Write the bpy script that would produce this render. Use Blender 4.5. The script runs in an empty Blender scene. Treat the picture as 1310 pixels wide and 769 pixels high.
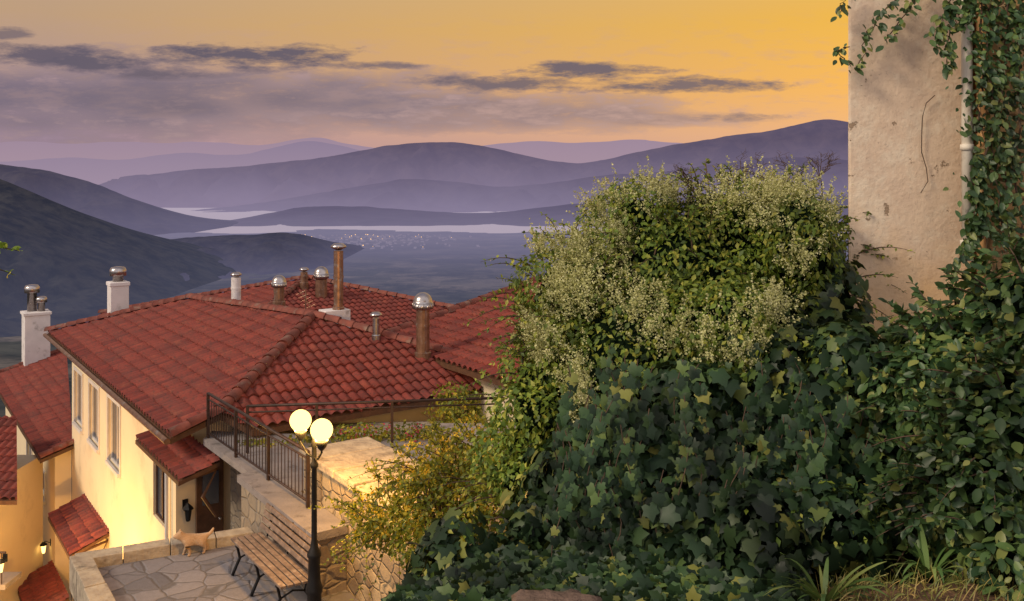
import bpy, bmesh, math, random
import numpy as np
from mathutils import Vector, noise, Matrix
random.seed(7); rng = np.random.default_rng(7)
F = 1134.0; HX = 655.0; HY = 230.0
S = bpy.context.scene; COL = S.collection
def at(px, py, Y): return Vector(((px-HX)/F*Y, Y, -(py-HY)/F*Y))
def atz(px, py, z):
    Y = -z*F/(py-HY); return Vector(((px-HX)/F*Y, Y, z))
# ---------------------------------------------------------------- materials
class NT:
    def __init__(s, tree): s.t = tree; s.n = tree.nodes; s.l = tree.links
    def new(s, typ, **kw):
        n = s.n.new(typ)
        for k, v in kw.items(): setattr(n, k, v)
        return n
    def put(s, sock, v):
        if v is None: return
        if isinstance(v, bpy.types.NodeSocket): s.l.new(v, sock)
        elif isinstance(v, (tuple, list)) and len(v) == 3 and sock.type == 'RGBA': sock.default_value = (*v, 1)
        else: sock.default_value = v
    def math(s, op, a, b=None, c=None, clamp=False):
        n = s.new('ShaderNodeMath', operation=op, use_clamp=clamp)
        s.put(n.inputs[0], a); s.put(n.inputs[1], b)
        if c is not None: s.put(n.inputs[2], c)
        return n.outputs[0]
    def mix(s, f, a, b, blend='MIX'):
        n = s.new('ShaderNodeMixRGB', blend_type=blend)
        s.put(n.inputs[0], f); s.put(n.inputs[1], a); s.put(n.inputs[2], b); return n.outputs[0]
    def ramp(s, f, stops, interp='LINEAR'):
        n = s.new('ShaderNodeValToRGB'); cr = n.color_ramp; cr.interpolation = interp
        while len(cr.elements) < len(stops): cr.elements.new(0.5)
        for e, (p, c) in zip(cr.elements, stops):
            e.position = p; e.color = (*c, 1) if isinstance(c, tuple) else (c, c, c, 1)
        s.put(n.inputs[0], f); return n.outputs[0]
    def maprange(s, v, a, b, c=0.0, d=1.0):
        n = s.new('ShaderNodeMapRange'); s.put(n.inputs[0], v)
        for i, x in zip((1, 2, 3, 4), (a, b, c, d)): n.inputs[i].default_value = x
        return n.outputs[0]
    def noise(s, vec, scale, detail=4, rough=.55, out=0):
        n = s.new('ShaderNodeTexNoise'); s.put(n.inputs['Vector'], vec)
        n.inputs['Scale'].default_value = scale; n.inputs['Detail'].default_value = detail
        n.inputs['Roughness'].default_value = rough; return n.outputs[out]
    def pos(s): return s.new('ShaderNodeNewGeometry').outputs['Position']
    def bump(s, h, strength, dist=.02):
        n = s.new('ShaderNodeBump'); n.inputs['Strength'].default_value = strength
        n.inputs['Distance'].default_value = dist; s.put(n.inputs['Height'], h); return n.outputs[0]
def newmat(name):
    m = bpy.data.materials.new(name); m.use_nodes = True
    T = NT(m.node_tree); T.n.clear(); T.out = T.new('ShaderNodeOutputMaterial'); return m, T
def nosample(m):
    try: m.cycles.emission_sampling = 'NONE'
    except Exception: pass
    return m
def princ(T, col, rough=.8, metal=0.0, normal=None, spec=.3, emit=None, es=0):
    p = T.new('ShaderNodeBsdfPrincipled')
    T.put(p.inputs['Base Color'], col); T.put(p.inputs['Roughness'], rough); T.put(p.inputs['Metallic'], metal)
    T.put(p.inputs['Specular IOR Level'], spec)
    if normal is not None: T.put(p.inputs['Normal'], normal)
    if emit is not None: T.put(p.inputs['Emission Color'], emit); T.put(p.inputs['Emission Strength'], es)
    return p.outputs[0]
def surf(name, c1, c2, scale=4, rough=.8, metal=0.0, bs=.3, bscale=40, bd=.01, spec=.3, c3=None, s3=1.2, t3=(.55, .7)):
    m, T = newmat(name); P = T.pos()
    c = T.mix(T.ramp(T.noise(P, scale, 5), [(.3, 0.0), (.7, 1.0)]), c1, c2)
    if c3: c = T.mix(T.ramp(T.noise(P, s3, 6, .65), [(t3[0], 0.0), (t3[1], 1.0)]), c, c3)
    nrm = T.bump(T.noise(P, bscale, 4), bs, bd)
    T.l.new(princ(T, c, rough, metal, nrm, spec), T.out.inputs[0]); return m
def masonry(name, c1, c2, mortar, scale=3.5, edge=.06, squash=1.6, bs=.8, rnd=1.0):
    m, T = newmat(name); P = T.pos()
    mp = T.new('ShaderNodeMapping'); T.put(mp.inputs[0], P); mp.inputs['Scale'].default_value = (1, 1, squash)
    wn = T.noise(P, 2.5, 3, .5, 1); v = T.mix(.12, mp.outputs[0], wn)
    e = T.new('ShaderNodeTexVoronoi', feature='DISTANCE_TO_EDGE'); T.put(e.inputs['Vector'], v); e.inputs['Scale'].default_value = scale
    f = T.new('ShaderNodeTexVoronoi', feature='F1'); T.put(f.inputs['Vector'], v); f.inputs['Scale'].default_value = scale
    sep = T.new('ShaderNodeSeparateColor'); T.l.new(f.outputs['Color'], sep.inputs[0])
    c = T.mix(sep.outputs[0], c1, c2)
    c = T.mix(T.math('MULTIPLY', T.noise(P, 14, 6), .8), c, T.mix(.55, c, (.05, .045, .04)))
    ee = T.math('ADD', e.outputs[0], T.math('MULTIPLY', T.math('SUBTRACT', T.noise(P, 12, 4), .5), edge*.9))
    mk = T.ramp(ee, [(edge*.35, 1.0), (edge, 0.0)])
    c = T.mix(mk, c, T.mix(T.noise(P, 6, 4), mortar, tuple(q*.45 for q in mortar)))
    h = T.math('ADD', T.ramp(e.outputs[0], [(0, 0.0), (edge*2, 1.0)]), T.math('MULTIPLY', T.noise(P, 30, 5), .35))
    T.l.new(princ(T, c, .88, 0, T.bump(h, bs, .03)), T.out.inputs[0]); return m
def tilemat(name, c1, c2, c3):
    m, T = newmat(name); P = T.pos()
    uv = T.new('ShaderNodeUVMap'); w = T.new('ShaderNodeTexWhiteNoise', noise_dimensions='2D'); T.l.new(uv.outputs[0], w.inputs['Vector'])
    c = T.mix(T.ramp(w.outputs[0], [(.0, 0.0), (.8, .6), (1, 1.0)]), c1, c2)
    c = T.mix(T.ramp(T.noise(P, 1.1, 6, .7), [(.48, 0.0), (.75, .75)]), c, c3)
    c = T.mix(T.ramp(T.noise(P, 2.3, 4, .7), [(.55, 0.0), (.78, .45)]), c, (.34, .11, .06))
    c = T.mix(T.ramp(T.noise(P, 18, 5, .65), [(.5, 0.0), (.72, .8)]), c, (.050, .034, .030))
    T.l.new(princ(T, c, .78, 0, T.bump(T.noise(P, 60, 3), .4, .008), .22), T.out.inputs[0]); return m
def leafmat(name, stops, trans=.25, rough=.5, nscale=1.6, var=.55, spec=.4):
    m, T = newmat(name); g = T.new('ShaderNodeNewGeometry')
    c = T.ramp(g.outputs['Random Per Island'], stops)
    n = T.maprange(T.noise(g.outputs['Position'], nscale, 3), .3, .7, 1-var, 1+var)
    hs = T.new('ShaderNodeHueSaturation'); T.put(hs.inputs['Value'], n); T.put(hs.inputs['Color'], c)
    p = princ(T, hs.outputs[0], rough, 0, None, spec)
    tr = T.new('ShaderNodeBsdfTranslucent'); T.put(tr.inputs[0], T.mix(.35, hs.outputs[0], (.25, .28, .04)))
    mx = T.new('ShaderNodeMixShader'); mx.inputs[0].default_value = trans
    T.l.new(p, mx.inputs[1]); T.l.new(tr.outputs[0], mx.inputs[2]); T.l.new(mx.outputs[0], T.out.inputs[0]); return m
def emis(name, c, s):
    m, T = newmat(name); e = T.new('ShaderNodeEmission'); T.put(e.inputs[0], c); e.inputs[1].default_value = s
    T.l.new(e.outputs[0], T.out.inputs[0]); return nosample(m)
def hazy(name, b1, b2, ns, lo, hi, z0, z1, flo, fhi, streak=0):  # aerial haze painted in as emission, blended by height over the diffuse colour
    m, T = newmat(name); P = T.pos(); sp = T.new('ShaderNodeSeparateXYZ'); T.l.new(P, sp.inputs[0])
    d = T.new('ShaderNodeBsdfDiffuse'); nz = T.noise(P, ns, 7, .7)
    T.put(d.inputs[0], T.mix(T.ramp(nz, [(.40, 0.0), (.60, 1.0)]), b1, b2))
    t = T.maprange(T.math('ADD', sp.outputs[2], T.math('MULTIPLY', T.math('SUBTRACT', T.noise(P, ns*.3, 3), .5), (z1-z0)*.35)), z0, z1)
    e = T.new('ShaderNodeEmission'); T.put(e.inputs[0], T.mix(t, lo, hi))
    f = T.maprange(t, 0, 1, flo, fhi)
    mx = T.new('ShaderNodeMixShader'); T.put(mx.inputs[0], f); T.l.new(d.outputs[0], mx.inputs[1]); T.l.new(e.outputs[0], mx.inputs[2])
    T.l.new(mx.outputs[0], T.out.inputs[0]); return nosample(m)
MT = dict(
 tile=tilemat('roof_tile_red', (.245, .050, .036), (.125, .028, .025), (.10, .038, .034)),
 cap=surf('ridge_tile', (.26, .075, .052), (.13, .04, .032), 6, .75, c3=(.26, .17, .13), s3=3),
 cream=surf('cream_plaster', (.76, .62, .42), (.69, .55, .37), .8, .9, bs=.15, bscale=60, c3=(.56, .44, .30), s3=.9),
 white=surf('white_plaster', (.72, .66, .66), (.60, .55, .55), 2, .9, bs=.2, bscale=50, c3=(.38, .34, .33), s3=2.5),
 frame=surf('white_paint', (.66, .60, .56), (.57, .51, .48), 5, .5, bs=.05),
 glass=surf('window_glass', (.03, .04, .06), (.05, .06, .09), .7, .12, bs=0, spec=.9),
 wood=surf('dark_wood', (.12, .055, .03), (.07, .035, .02), 9, .6, bs=.3, bscale=30),
 bench=surf('weathered_slat', (.24, .17, .135), (.11, .078, .062), 12, .65, bs=.5, bscale=50, c3=(.34, .27, .22), s3=9),
 iron=surf('black_iron', (.012, .012, .014), (.02, .02, .022), 10, .45, .4, bs=.1),
 rail=surf('railing_iron', (.07, .04, .035), (.035, .025, .022), 10, .5, .4, bs=.1),
 steel=surf('flue_steel', (.50, .47, .47), (.35, .30, .29), 8, .28, .95, bs=.05),
 rust=surf('brown_flue', (.34, .19, .12), (.18, .10, .07), 8, .4, .7, bs=.1, c3=(.35, .3, .28), s3=7),
 concrete=surf('grey_concrete', (.28, .24, .23), (.19, .165, .165), 3, .9, bs=.5, bscale=30, bd=.02, c3=(.11, .095, .09), s3=4),
 stone=masonry('rubble_masonry', (.50, .37, .22), (.25, .18, .12), (.32, .25, .17), 4.2, .05),
 stone2=masonry('pale_masonry', (.42, .33, .24), (.25, .19, .14), (.30, .25, .21), 3.6, .05),
 flag=masonry('crazy_paving', (.27, .245, .265), (.15, .14, .16), (.17, .155, .16), 3.2, .035, 1.0, .5),
 capst=surf('wall_cap_stone', (.46, .38, .28), (.28, .22, .17), 5, .9, bs=.7, bscale=14, bd=.03, c3=(.16, .13, .10), s3=3),
 soil=surf('dry_soil', (.16, .085, .045), (.08, .045, .025), 6, .95, bs=1, bscale=18, bd=.05, c3=(.26, .15, .07), s3=9),
 rock=surf('brown_rock', (.20, .13, .10), (.09, .06, .045), 9, .9, bs=1, bscale=12, bd=.05, c3=(.07, .09, .04), s3=6),
 twig=surf('twig_bark', (.12, .07, .045), (.06, .04, .03), 20, .9, bs=.3),
 pipe=surf('grey_pipe', (.80, .72, .62), (.66, .58, .49), 5, .6, bs=.1, c3=(.42, .32, .24), s3=4),
 lampglow=emis('lit_globe', (1, .66, .20), 3.2),
 litwin=emis('lit_window', (1, .55, .10), 1.6),
 dog=surf('tan_fur', (.52, .34, .21), (.38, .24, .14), 9, .95, bs=.8, bscale=70, bd=.02, c3=(.62, .48, .36), s3=5),
 core=surf('painted_inner_shade', (.010, .018, .009), (.005, .010, .005), 14, 1, bs=1, bscale=25, bd=.06, spec=0),  # near-black fill: the shade inside the bushes is put into the colour
)
m, T = newmat('peeling_plaster'); P = T.pos()
c = T.mix(T.ramp(T.noise(P, 1.6, 6, .6), [(.35, 0.0), (.65, 1.0)]), (.78, .59, .43), (.69, .51, .38))
c = T.mix(T.ramp(T.noise(P, 5, 7, .7), [(.50, 0.0), (.62, .6)]), c, (.82, .69, .54))
c = T.mix(T.ramp(T.noise(P, 9, 6, .75), [(.54, 0.0), (.70, .5)]), c, (.62, .44, .31))
c = T.mix(T.ramp(T.noise(P, 34, 5, .7), [(.6, 0.0), (.68, .5)]), c, (.34, .25, .19))
mpn = T.new('ShaderNodeMapping'); T.put(mpn.inputs[0], P); mpn.inputs['Scale'].default_value = (6, 6, .7)
c = T.mix(T.ramp(T.noise(mpn.outputs[0], 1.5, 5, .6), [(.52, 0.0), (.72, .4)]), c, (.54, .40, .31))
pk = T.ramp(T.noise(P, 6.5, 8, .68), [(.645, 0.0), (.66, 1.0)])
c = T.mix(pk, c, (.36, .25, .17))
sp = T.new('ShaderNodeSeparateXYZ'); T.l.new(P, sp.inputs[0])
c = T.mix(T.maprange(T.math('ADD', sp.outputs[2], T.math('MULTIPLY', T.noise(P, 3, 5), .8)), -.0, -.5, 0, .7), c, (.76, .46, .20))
h = T.math('SUBTRACT', T.math('MULTIPLY', T.noise(P, 18, 6, .65), .6), pk)
T.l.new(princ(T, c, .9, 0, T.bump(h, .7, .02)), T.out.inputs[0]); MT['plaster'] = m
MT['ochre'] = masonry('ochre_rubble', (.62, .36, .15), (.38, .22, .10), (.50, .34, .18), 4.5, .05)
MT['lv_vine'] = leafmat('vine_leaves', [(0, (.045, .078, .010)), (.4, (.10, .155, .018)), (.75, (.20, .25, .03)), (1, (.36, .33, .05))], .3, .5, 1.4, .65)
MT['lv_ivy'] = leafmat('ivy_leaves', [(0, (.008, .020, .009)), (.5, (.020, .044, .018)), (.8, (.042, .080, .026)), (.94, (.10, .14, .035)), (1, (.24, .22, .05))], .12, .48, 1.3, .7, .3)
MT['lv_dark'] = leafmat('laurel_leaves', [(0, (.016, .040, .016)), (.5, (.040, .080, .027)), (.8, (.085, .14, .040)), (1, (.22, .22, .06))], .2, .42, 1.5, .6, .35)
MT['lv_yel'] = leafmat('shrub_leaves', [(0, (.08, .11, .012)), (.6, (.20, .22, .02)), (1, (.45, .35, .03))], .4)
MT['fl_pale'] = leafmat('pale_blossom', [(0, (.42, .42, .15)), (.6, (.62, .59, .27)), (1, (.78, .73, .42))], .35, .8, 2, .2)
MT['fl_yel'] = leafmat('yellow_blossom', [(0, (.70, .42, .03)), (1, (.9, .6, .06))], .3, .8, 2, .2)
MT['fl_mag'] = leafmat('magenta_blossom', [(0, (.35, .03, .10)), (1, (.55, .06, .16))], .3, .8, 2, .2)
MT['grass'] = leafmat('grass_blades', [(0, (.10, .13, .03)), (.6, (.22, .21, .05)), (1, (.42, .28, .10))], .3)
MT['strap'] = leafmat('strap_leaves', [(0, (.06, .12, .03)), (.6, (.12, .20, .05)), (1, (.26, .28, .08))], .3)
# ---------------------------------------------------------------- mesh building
ORG = {}
def put(name, me, mat, parent=None, smooth=False):
    o = bpy.data.objects.new(name, me); COL.objects.link(o)
    if mat: me.materials.append(mat)
    if smooth: me.polygons.foreach_set('use_smooth', [True]*len(me.polygons))
    if parent:
        o.parent = parent; base = ORG[parent.name]; me.transform(Matrix.Translation(-base)); ORG[o.name] = base
    return o
def tag(o, label, cat=None, group=None, kind=None):
    if label: o['label'] = label
    if cat: o['category'] = cat
    if group: o['group'] = group
    if kind: o['kind'] = kind
    return o
def recentre(o):
    me = o.data; n = len(me.vertices); a = np.empty(n*3); me.vertices.foreach_get('co', a); a = a.reshape(-1, 3)
    c = Vector(((a[:, 0].min()+a[:, 0].max())/2, (a[:, 1].min()+a[:, 1].max())/2, a[:, 2].min()))
    me.transform(Matrix.Translation(-c)); o.location = c; return o
def thing(name, label, cat, loc, group=None):
    o = bpy.data.objects.new(name, None); COL.objects.link(o); o.location = loc; o.empty_display_size = .2
    ORG[o.name] = Vector(loc); return tag(o, label, cat, group)
class MB:
    def __init__(s): s.v = []; s.f = []
    def add(s, vs, fs):
        b = len(s.v); s.v += [tuple(x) for x in vs]; s.f += [tuple(i+b for i in f) for f in fs]; return s
    def box(s, c, ax, h):
        c = Vector(c); X, Y, Z = [Vector(a)*k for a, k in zip(ax, h)]
        return s.add([c+X*i+Y*j+Z*k for k in (-1, 1) for j in (-1, 1) for i in (-1, 1)],
              [(0, 2, 3, 1), (4, 5, 7, 6), (0, 1, 5, 4), (2, 6, 7, 3), (0, 4, 6, 2), (1, 3, 7, 5)])
    def prism(s, pts, z0, z1):
        n = len(pts); zb = z0 if callable(z0) else (lambda p: z0); zt = z1 if callable(z1) else (lambda p: z1)
        return s.add([(p[0], p[1], zb(p)) for p in pts]+[(p[0], p[1], zt(p)) for p in pts],
              [tuple(range(n))[::-1], tuple(range(n, 2*n))]+[(i, (i+1) % n, n+(i+1) % n, n+i) for i in range(n)])
    def tube(s, pts, r, n=8, caps=True):
        pts = [Vector(p) for p in pts]; rs = r if isinstance(r, (list, tuple)) else [r]*len(pts); vs = []; fs = []
        for i, p in enumerate(pts):
            d = (pts[min(i+1, len(pts)-1)]-pts[max(i-1, 0)]).normalized()
            a = d.cross(Vector((0, 0, 1)) if abs(d.z) < .9 else Vector((1, 0, 0))).normalized(); b = d.cross(a)
            vs += [p+(a*math.cos(t)+b*math.sin(t))*rs[i] for t in [2*math.pi*j/n for j in range(n)]]
        for i in range(len(pts)-1):
            fs += [(i*n+j, i*n+(j+1) % n, (i+1)*n+(j+1) % n, (i+1)*n+j) for j in range(n)]
        if caps: fs += [tuple(range(n))[::-1], tuple(range((len(pts)-1)*n, len(pts)*n))]
        return s.add(vs, fs)
    def lathe(s, c, prof, n=20):
        c = Vector(c); vs = []; fs = []
        for r, z in prof: vs += [c+Vector((r*math.cos(t), r*math.sin(t), z)) for t in [2*math.pi*j/n for j in range(n)]]
        for i in range(len(prof)-1): fs += [(i*n+j, i*n+(j+1) % n, (i+1)*n+(j+1) % n, (i+1)*n+j) for j in range(n)]
        fs += [tuple(range(n))[::-1], tuple(range((len(prof)-1)*n, len(prof)*n))]
        return s.add(vs, fs)
    def sphere(s, c, r, n=20):
        return s.lathe(c, [(max(r*math.sin(math.pi*i/12), .001), -r*math.cos(math.pi*i/12)) for i in range(13)], n)
    def mesh(s):
        me = bpy.data.meshes.new('m'); me.from_pydata(s.v, [], s.f); me.update(); return me
    def out(s, name, mat, parent=None, smooth=False, bevel=0):
        me = s.mesh()
        if bevel:
            bm = bmesh.new(); bm.from_mesh(me); bmesh.ops.bevel(bm, geom=bm.edges[:], offset=bevel, segments=2, affect='EDGES', profile=.6); bm.to_mesh(me); bm.free()
        return put(name, me, mat, parent, smooth)
P1 = Vector((-5.78, 15.0, 0)); U = Vector((-.588, .809, 0)); V = Vector((.809, .588, 0)); Z = Vector((0, 0, 1))
X_ = Vector((1, 0, 0)); Y_ = Vector((0, 1, 0))
def H(k, a, z=0.0): p = P1+U*k+V*a; return Vector((p.x, p.y, z))
def ray(px, py): return Vector(((px-HX)/F, 1, -(py-HY)/F))
def onA(px, py, a):
    r = ray(px, py); t = (a+P1.dot(V))/r.dot(V); p = r*t; return (p-P1).dot(U), p.z
def onK(px, py, k):
    r = ray(px, py); t = (k+P1.dot(U))/r.dot(U); p = r*t; return (p-P1).dot(V), p.z
# ------------------------------------------------------------- tiled surfaces
def tiles(org, e, up, s, poly, tw=.20, tl=.31, amp=.05):
    ws = [p[0] for p in poly]; ls = [p[1] for p in poly]
    c0, c1 = math.floor(min(ws)/tw)-1, math.ceil(max(ws)/tw)+1; r0, r1 = math.floor(min(ls)/tl)-1, math.ceil(max(ls)/tl)+1
    bm = bmesh.new(); uvl = bm.loops.layers.uv.new('UVMap'); K = 6
    nrm = (Z-up*s).normalized(); rnd = random.Random(int(abs(org.x*100)))
    for r in range(r0, r1):
        for c in range(c0, c1):
            j = rnd.uniform(-.008, .008); jl = rnd.uniform(-.014, .014); cols = []
            for q in range(K+1):
                x = q/K; w = (c+x)*tw; hh = amp*max(0, math.cos((x-.5)*math.pi*1.25))**.8+j
                pts = []
                for l, dz in ((r*tl+jl, -.0), (r*tl+jl, .032), ((r+1)*tl+.014, .002)):
                    pts.append(bm.verts.new(org+e*w+up*l+Z*(s*l)+nrm*(hh+dz)))
                cols.append(pts)
            for q in range(K):
                for y in range(2):
                    f = bm.faces.new((cols[q][y], cols[q+1][y], cols[q+1][y+1], cols[q][y+1])); f.smooth = y == 1
                    for lp in f.loops: lp[uvl].uv = (c+.5, r+.5)
    n = len(poly); cx = sum(ws)/n; cl = sum(ls)/n
    for i in range(n):
        a = poly[i]; b = poly[(i+1) % n]; d = e*(b[0]-a[0])+up*(b[1]-a[1]); no = d.cross(Z).normalized()
        o = org+e*a[0]+up*a[1]; cen = org+e*cx+up*cl
        if (cen-o).dot(no) > 0: no = -no
        bmesh.ops.bisect_plane(bm, geom=bm.verts[:]+bm.edges[:]+bm.faces[:], plane_co=o, plane_no=no, clear_outer=True)
    me = bpy.data.meshes.new('m'); bm.to_mesh(me); bm.free(); return me
def deck(org, e, up, s, poly, th=.1, drop=.012):
    pts = [org+e*a+up*b+Z*(s*b-drop) for a, b in poly]; n = len(pts)
    return MB().add(pts+[p-Z*th for p in pts], [tuple(range(n)), tuple(range(n, 2*n))[::-1]]+[(i, (i+1) % n, n+(i+1) % n, n+i) for i in range(n)])
def ridge_caps(a, b, r=.12, step=.34):
    mb = MB(); d = b-a; L = d.length; d.normalize(); sd = d.cross(Z).normalized(); up = sd.cross(d); n = int(L/step)+1
    for i in range(n):
        j = sd*random.uniform(-.012, .012)+up*random.uniform(-.008, .008)
        p = a+d*(i*step)+j; q = a+d*min((i+1)*step+.04, L+.05)+j; vs = []
        for P_, rr in ((p, r*1.14), (q, r*.9)):
            vs += [P_+sd*math.cos(t)*rr+up*(math.sin(t)*rr*.85) for t in [math.pi*j_/8 for j_ in range(9)]]
        mb.add(vs, [(j_, j_+1, 10+j_, 9+j_) for j_ in range(8)]+[tuple(range(9))])
    return mb
def roofpart(root, surfs, caps=(), label=None):
    bm = bmesh.new()
    for sf in surfs: bm.from_mesh(tiles(*sf))
    me = bpy.data.meshes.new('m'); bm.to_mesh(me); bm.free()
    o = put('roof', me, MT['tile'], root)
    if label: o['label'] = label
    mb = MB()
    for sf in surfs:
        d = deck(*sf); mb.add(d.v, d.f)
    mb.out('eave_board', MT['wood'], o)
    for a, b in caps: ridge_caps(a, b).out('ridge_cap', MT['cap'], o, True)
    return o
def wall_holes(mb, fn, u0, u1, z0, z1, holes, depth=.16):
    us = sorted({u0, u1, *[h[0] for h in holes], *[h[1] for h in holes]}); zs = sorted({z0, z1, *[h[2] for h in holes], *[h[3] for h in holes]})
    for i in range(len(us)-1):
        for j in range(len(zs)-1):
            cu = (us[i]+us[i+1])/2; cz = (zs[j]+zs[j+1])/2
            if any(h[0] < cu < h[1] and h[2] < cz < h[3] for h in holes): continue
            mb.add([fn(us[i], zs[j], 0), fn(us[i+1], zs[j], 0), fn(us[i+1], zs[j+1], 0), fn(us[i], zs[j+1], 0)], [(0, 1, 2, 3)])
    for h in holes:
        c = [(h[0], h[2]), (h[1], h[2]), (h[1], h[3]), (h[0], h[3])]
        for i in range(4):
            a, b = c[i], c[(i+1) % 4]; mb.add([fn(*a, 0), fn(*b, 0), fn(*b, depth), fn(*a, depth)], [(0, 1, 2, 3)])
def window(root, fn, h, lit=False, label=None, surround=True, name='window', t=.05, frm='frame'):
    u0, u1, z0, z1 = h; mb = MB()
    def bx(m, a, b, c, d, d0, d1):
        m.add([fn(x, y, w) for w in (d0, d1) for (x, y) in ((a, c), (b, c), (b, d), (a, d))], [(0, 1, 2, 3), (4, 7, 6, 5), (0, 4, 5, 1), (1, 5, 6, 2), (2, 6, 7, 3), (3, 7, 4, 0)])
    g = .004
    bx(mb, u0+g, u0+t, z0+g, z1-g, .05, .11); bx(mb, u1-t, u1-g, z0+g, z1-g, .05, .11)
    bx(mb, u0+t, u1-t, z0+g, z0+t, .05, .11); bx(mb, u0+t, u1-t, z1-t, z1-g, .05, .11)
    m_ = (u0+u1)/2; bx(mb, m_-.02, m_+.02, z0+t, z1-t, .055, .105)
    w = mb.out(name, MT[frm], root)
    if label: w['label'] = label
    bp = MB(); bx(bp, u0+t, u1-t, z0+t, z1-t, .08, .10); bp.out('pane', MT['litwin'] if lit else MT['glass'], w)
    if surround:
        b = MB(); q = .08
        bx(b, u0-q, u0, z0-q, z1+q, -.03, .02); bx(b, u1, u1+q, z0-q, z1+q, -.03, .02); bx(b, u0, u1, z1, z1+q, -.03, .02); bx(b, u0-.04, u1+.04, z0-q, z0, -.07, .02)
        b.out('sill', MT['frame'], w)
    return w
def rectA(px0, px1, pt, pb, a):
    cx = (px0+px1)/2; cy = (pt+pb)/2
    return (onA(px1, cy, a)[0], onA(px0, cy, a)[0], onA(cx, pb, a)[1], onA(cx, pt, a)[1])
# ============================================================ MAIN HOUSE
ze = -4.37; s1 = .34
h1 = thing('village_house', 'large cream house with red hip roof and a row of tall windows, beyond the bench', 'house', H(6, 3.5, -13), 'village houses')
AW = .4
fA = lambda k, z, d: H(k, AW+d, z)
holes = [rectA(96, 106, 477, 545, AW), rectA(115, 127, 494, 568, AW), rectA(139, 154, 514, 597, AW), rectA(196, 212, 597, 668, AW)]
mb = MB(); wall_holes(mb, fA, 1.14, 11.3, -13, ze+.1, holes)
mb.add([H(1.14, .4, -13), H(1.14, 6.4, -13), H(1.14, 6.4, ze+.1), H(1.14, .4, ze+.1)], [(0, 1, 2, 3)])
mb.add([H(11.3, .4, -13), H(11.3, 6.4, -13), H(11.3, 6.4, ze+.1), H(11.3, .4, ze+.1)], [(0, 1, 2, 3)])
mb.add([H(1.14, 6.4, -13), H(11.3, 6.4, -13), H(11.3, 6.4, ze+.1), H(1.14, 6.4, ze+.1)], [(0, 1, 2, 3)])
mb.out('wall', MT['cream'], h1)
for i, h in enumerate(holes): window(h1, fA, h, surround=i < 3, frm='frame' if i < 3 else 'wood', t=.05 if i < 3 else .03)
C_ = H(0, .84, ze+s1*.84); B_ = H(3.01, 3.85, ze+s1*3.85); D_ = H(9.61, 3.09, ze+s1*3.09); P0 = H(12.7, 0, ze); C2 = H(0, 6.86, C_.z); P0b = H(12.7, 6.2, ze)
L1 = Z*.06
r1 = roofpart(h1, [(H(0, 0, ze), U, V, s1, [(0, 0), (0, .84), (3.01, 3.85), (9.61, 3.09), (12.7, 0)]),
                   (C_, V, U, s1, [(0, 0), (.35, -.62), (6.4, -.62), (3.01, 3.01)])],
              [(C_+L1, B_+L1), (D_+L1, B_+L1), (P0+L1, D_+L1), (C2+L1, B_+L1), (H(0, 0, ze)+Z*.05, C_+Z*.05)])
MB().add([C2, B_, D_, P0b, P0], [(0, 1, 2, 3), (3, 2, 4)]).out('rear_slope', MT['cap'], r1)
MB().tube([H(-.02, -.06, ze-.05), H(12.7, -.06, ze-.05)], .055, 8).out('gutter', MT['rust'], h1)
MB().tube([H(1.5, .33, ze-.05), H(1.5, .33, -12.5)], .035, 8).out('downpipe', MT['frame'], h1)
a0, _ = onK(250, 640, 1.13); a1, _ = onK(284, 640, 1.13)
dr = MB().box(H(1.08, (a0+a1)/2, -6.2), (V, U, Z), ((a1-a0)/2, .04, 1.05)).out('door', MT['wood'], h1)
MB().box(H(1.02, (a0+a1)/2, -5.7), (V, U, Z), ((a1-a0)/2-.1, .02, .3)).out('pane', MT['glass'], dr)
MB().sphere(H(1.0, a1-.08, -6.3), .03, 10).out('door_handle', MT['steel'], dr, True)
def canopy(root, k0, k1, a_out, a_in, z_out, sl, name='canopy', label=None, parent=None):
    o = put(name, tiles(H(k0, a_out, z_out), U, V, sl, [(0, 0), (k1-k0, 0), (k1-k0, a_in-a_out), (0, a_in-a_out)], tw=.2, tl=.27, amp=.05), MT['tile'], root)
    if label: o['label'] = label
    d = deck(H(k0, a_out, z_out), U, V, sl, [(0, 0), (k1-k0, 0), (k1-k0, a_in-a_out), (0, a_in-a_out)], .07); d.out('canopy_board', MT['wood'], o)
    for k in (k0+.12, k1-.12):
        mb = MB()
        mb.tube([H(k, a_out+.05, z_out-.06), H(k, a_in-.02, z_out-.06+sl*.5*(a_in-a_out)), H(k, a_in-.25, z_out-.38), H(k, a_in-.02, z_out-.75)], .035, 6)
        mb.out('bracket', MT['wood'], o)
    return o
canopy(h1, -.55, 2.35, -.02, .66, -4.95, .3, label='small tiled porch roof over the door beside the walkway')
k0, z0 = onA(140, 682, AW); k1, z1 = onA(108, 638, AW)
canopy(h1, k0, k1, AW-.85, AW, (z0+z1)/2-.3, .4, label='small tiled canopy lit orange low on the cream wall')
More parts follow.
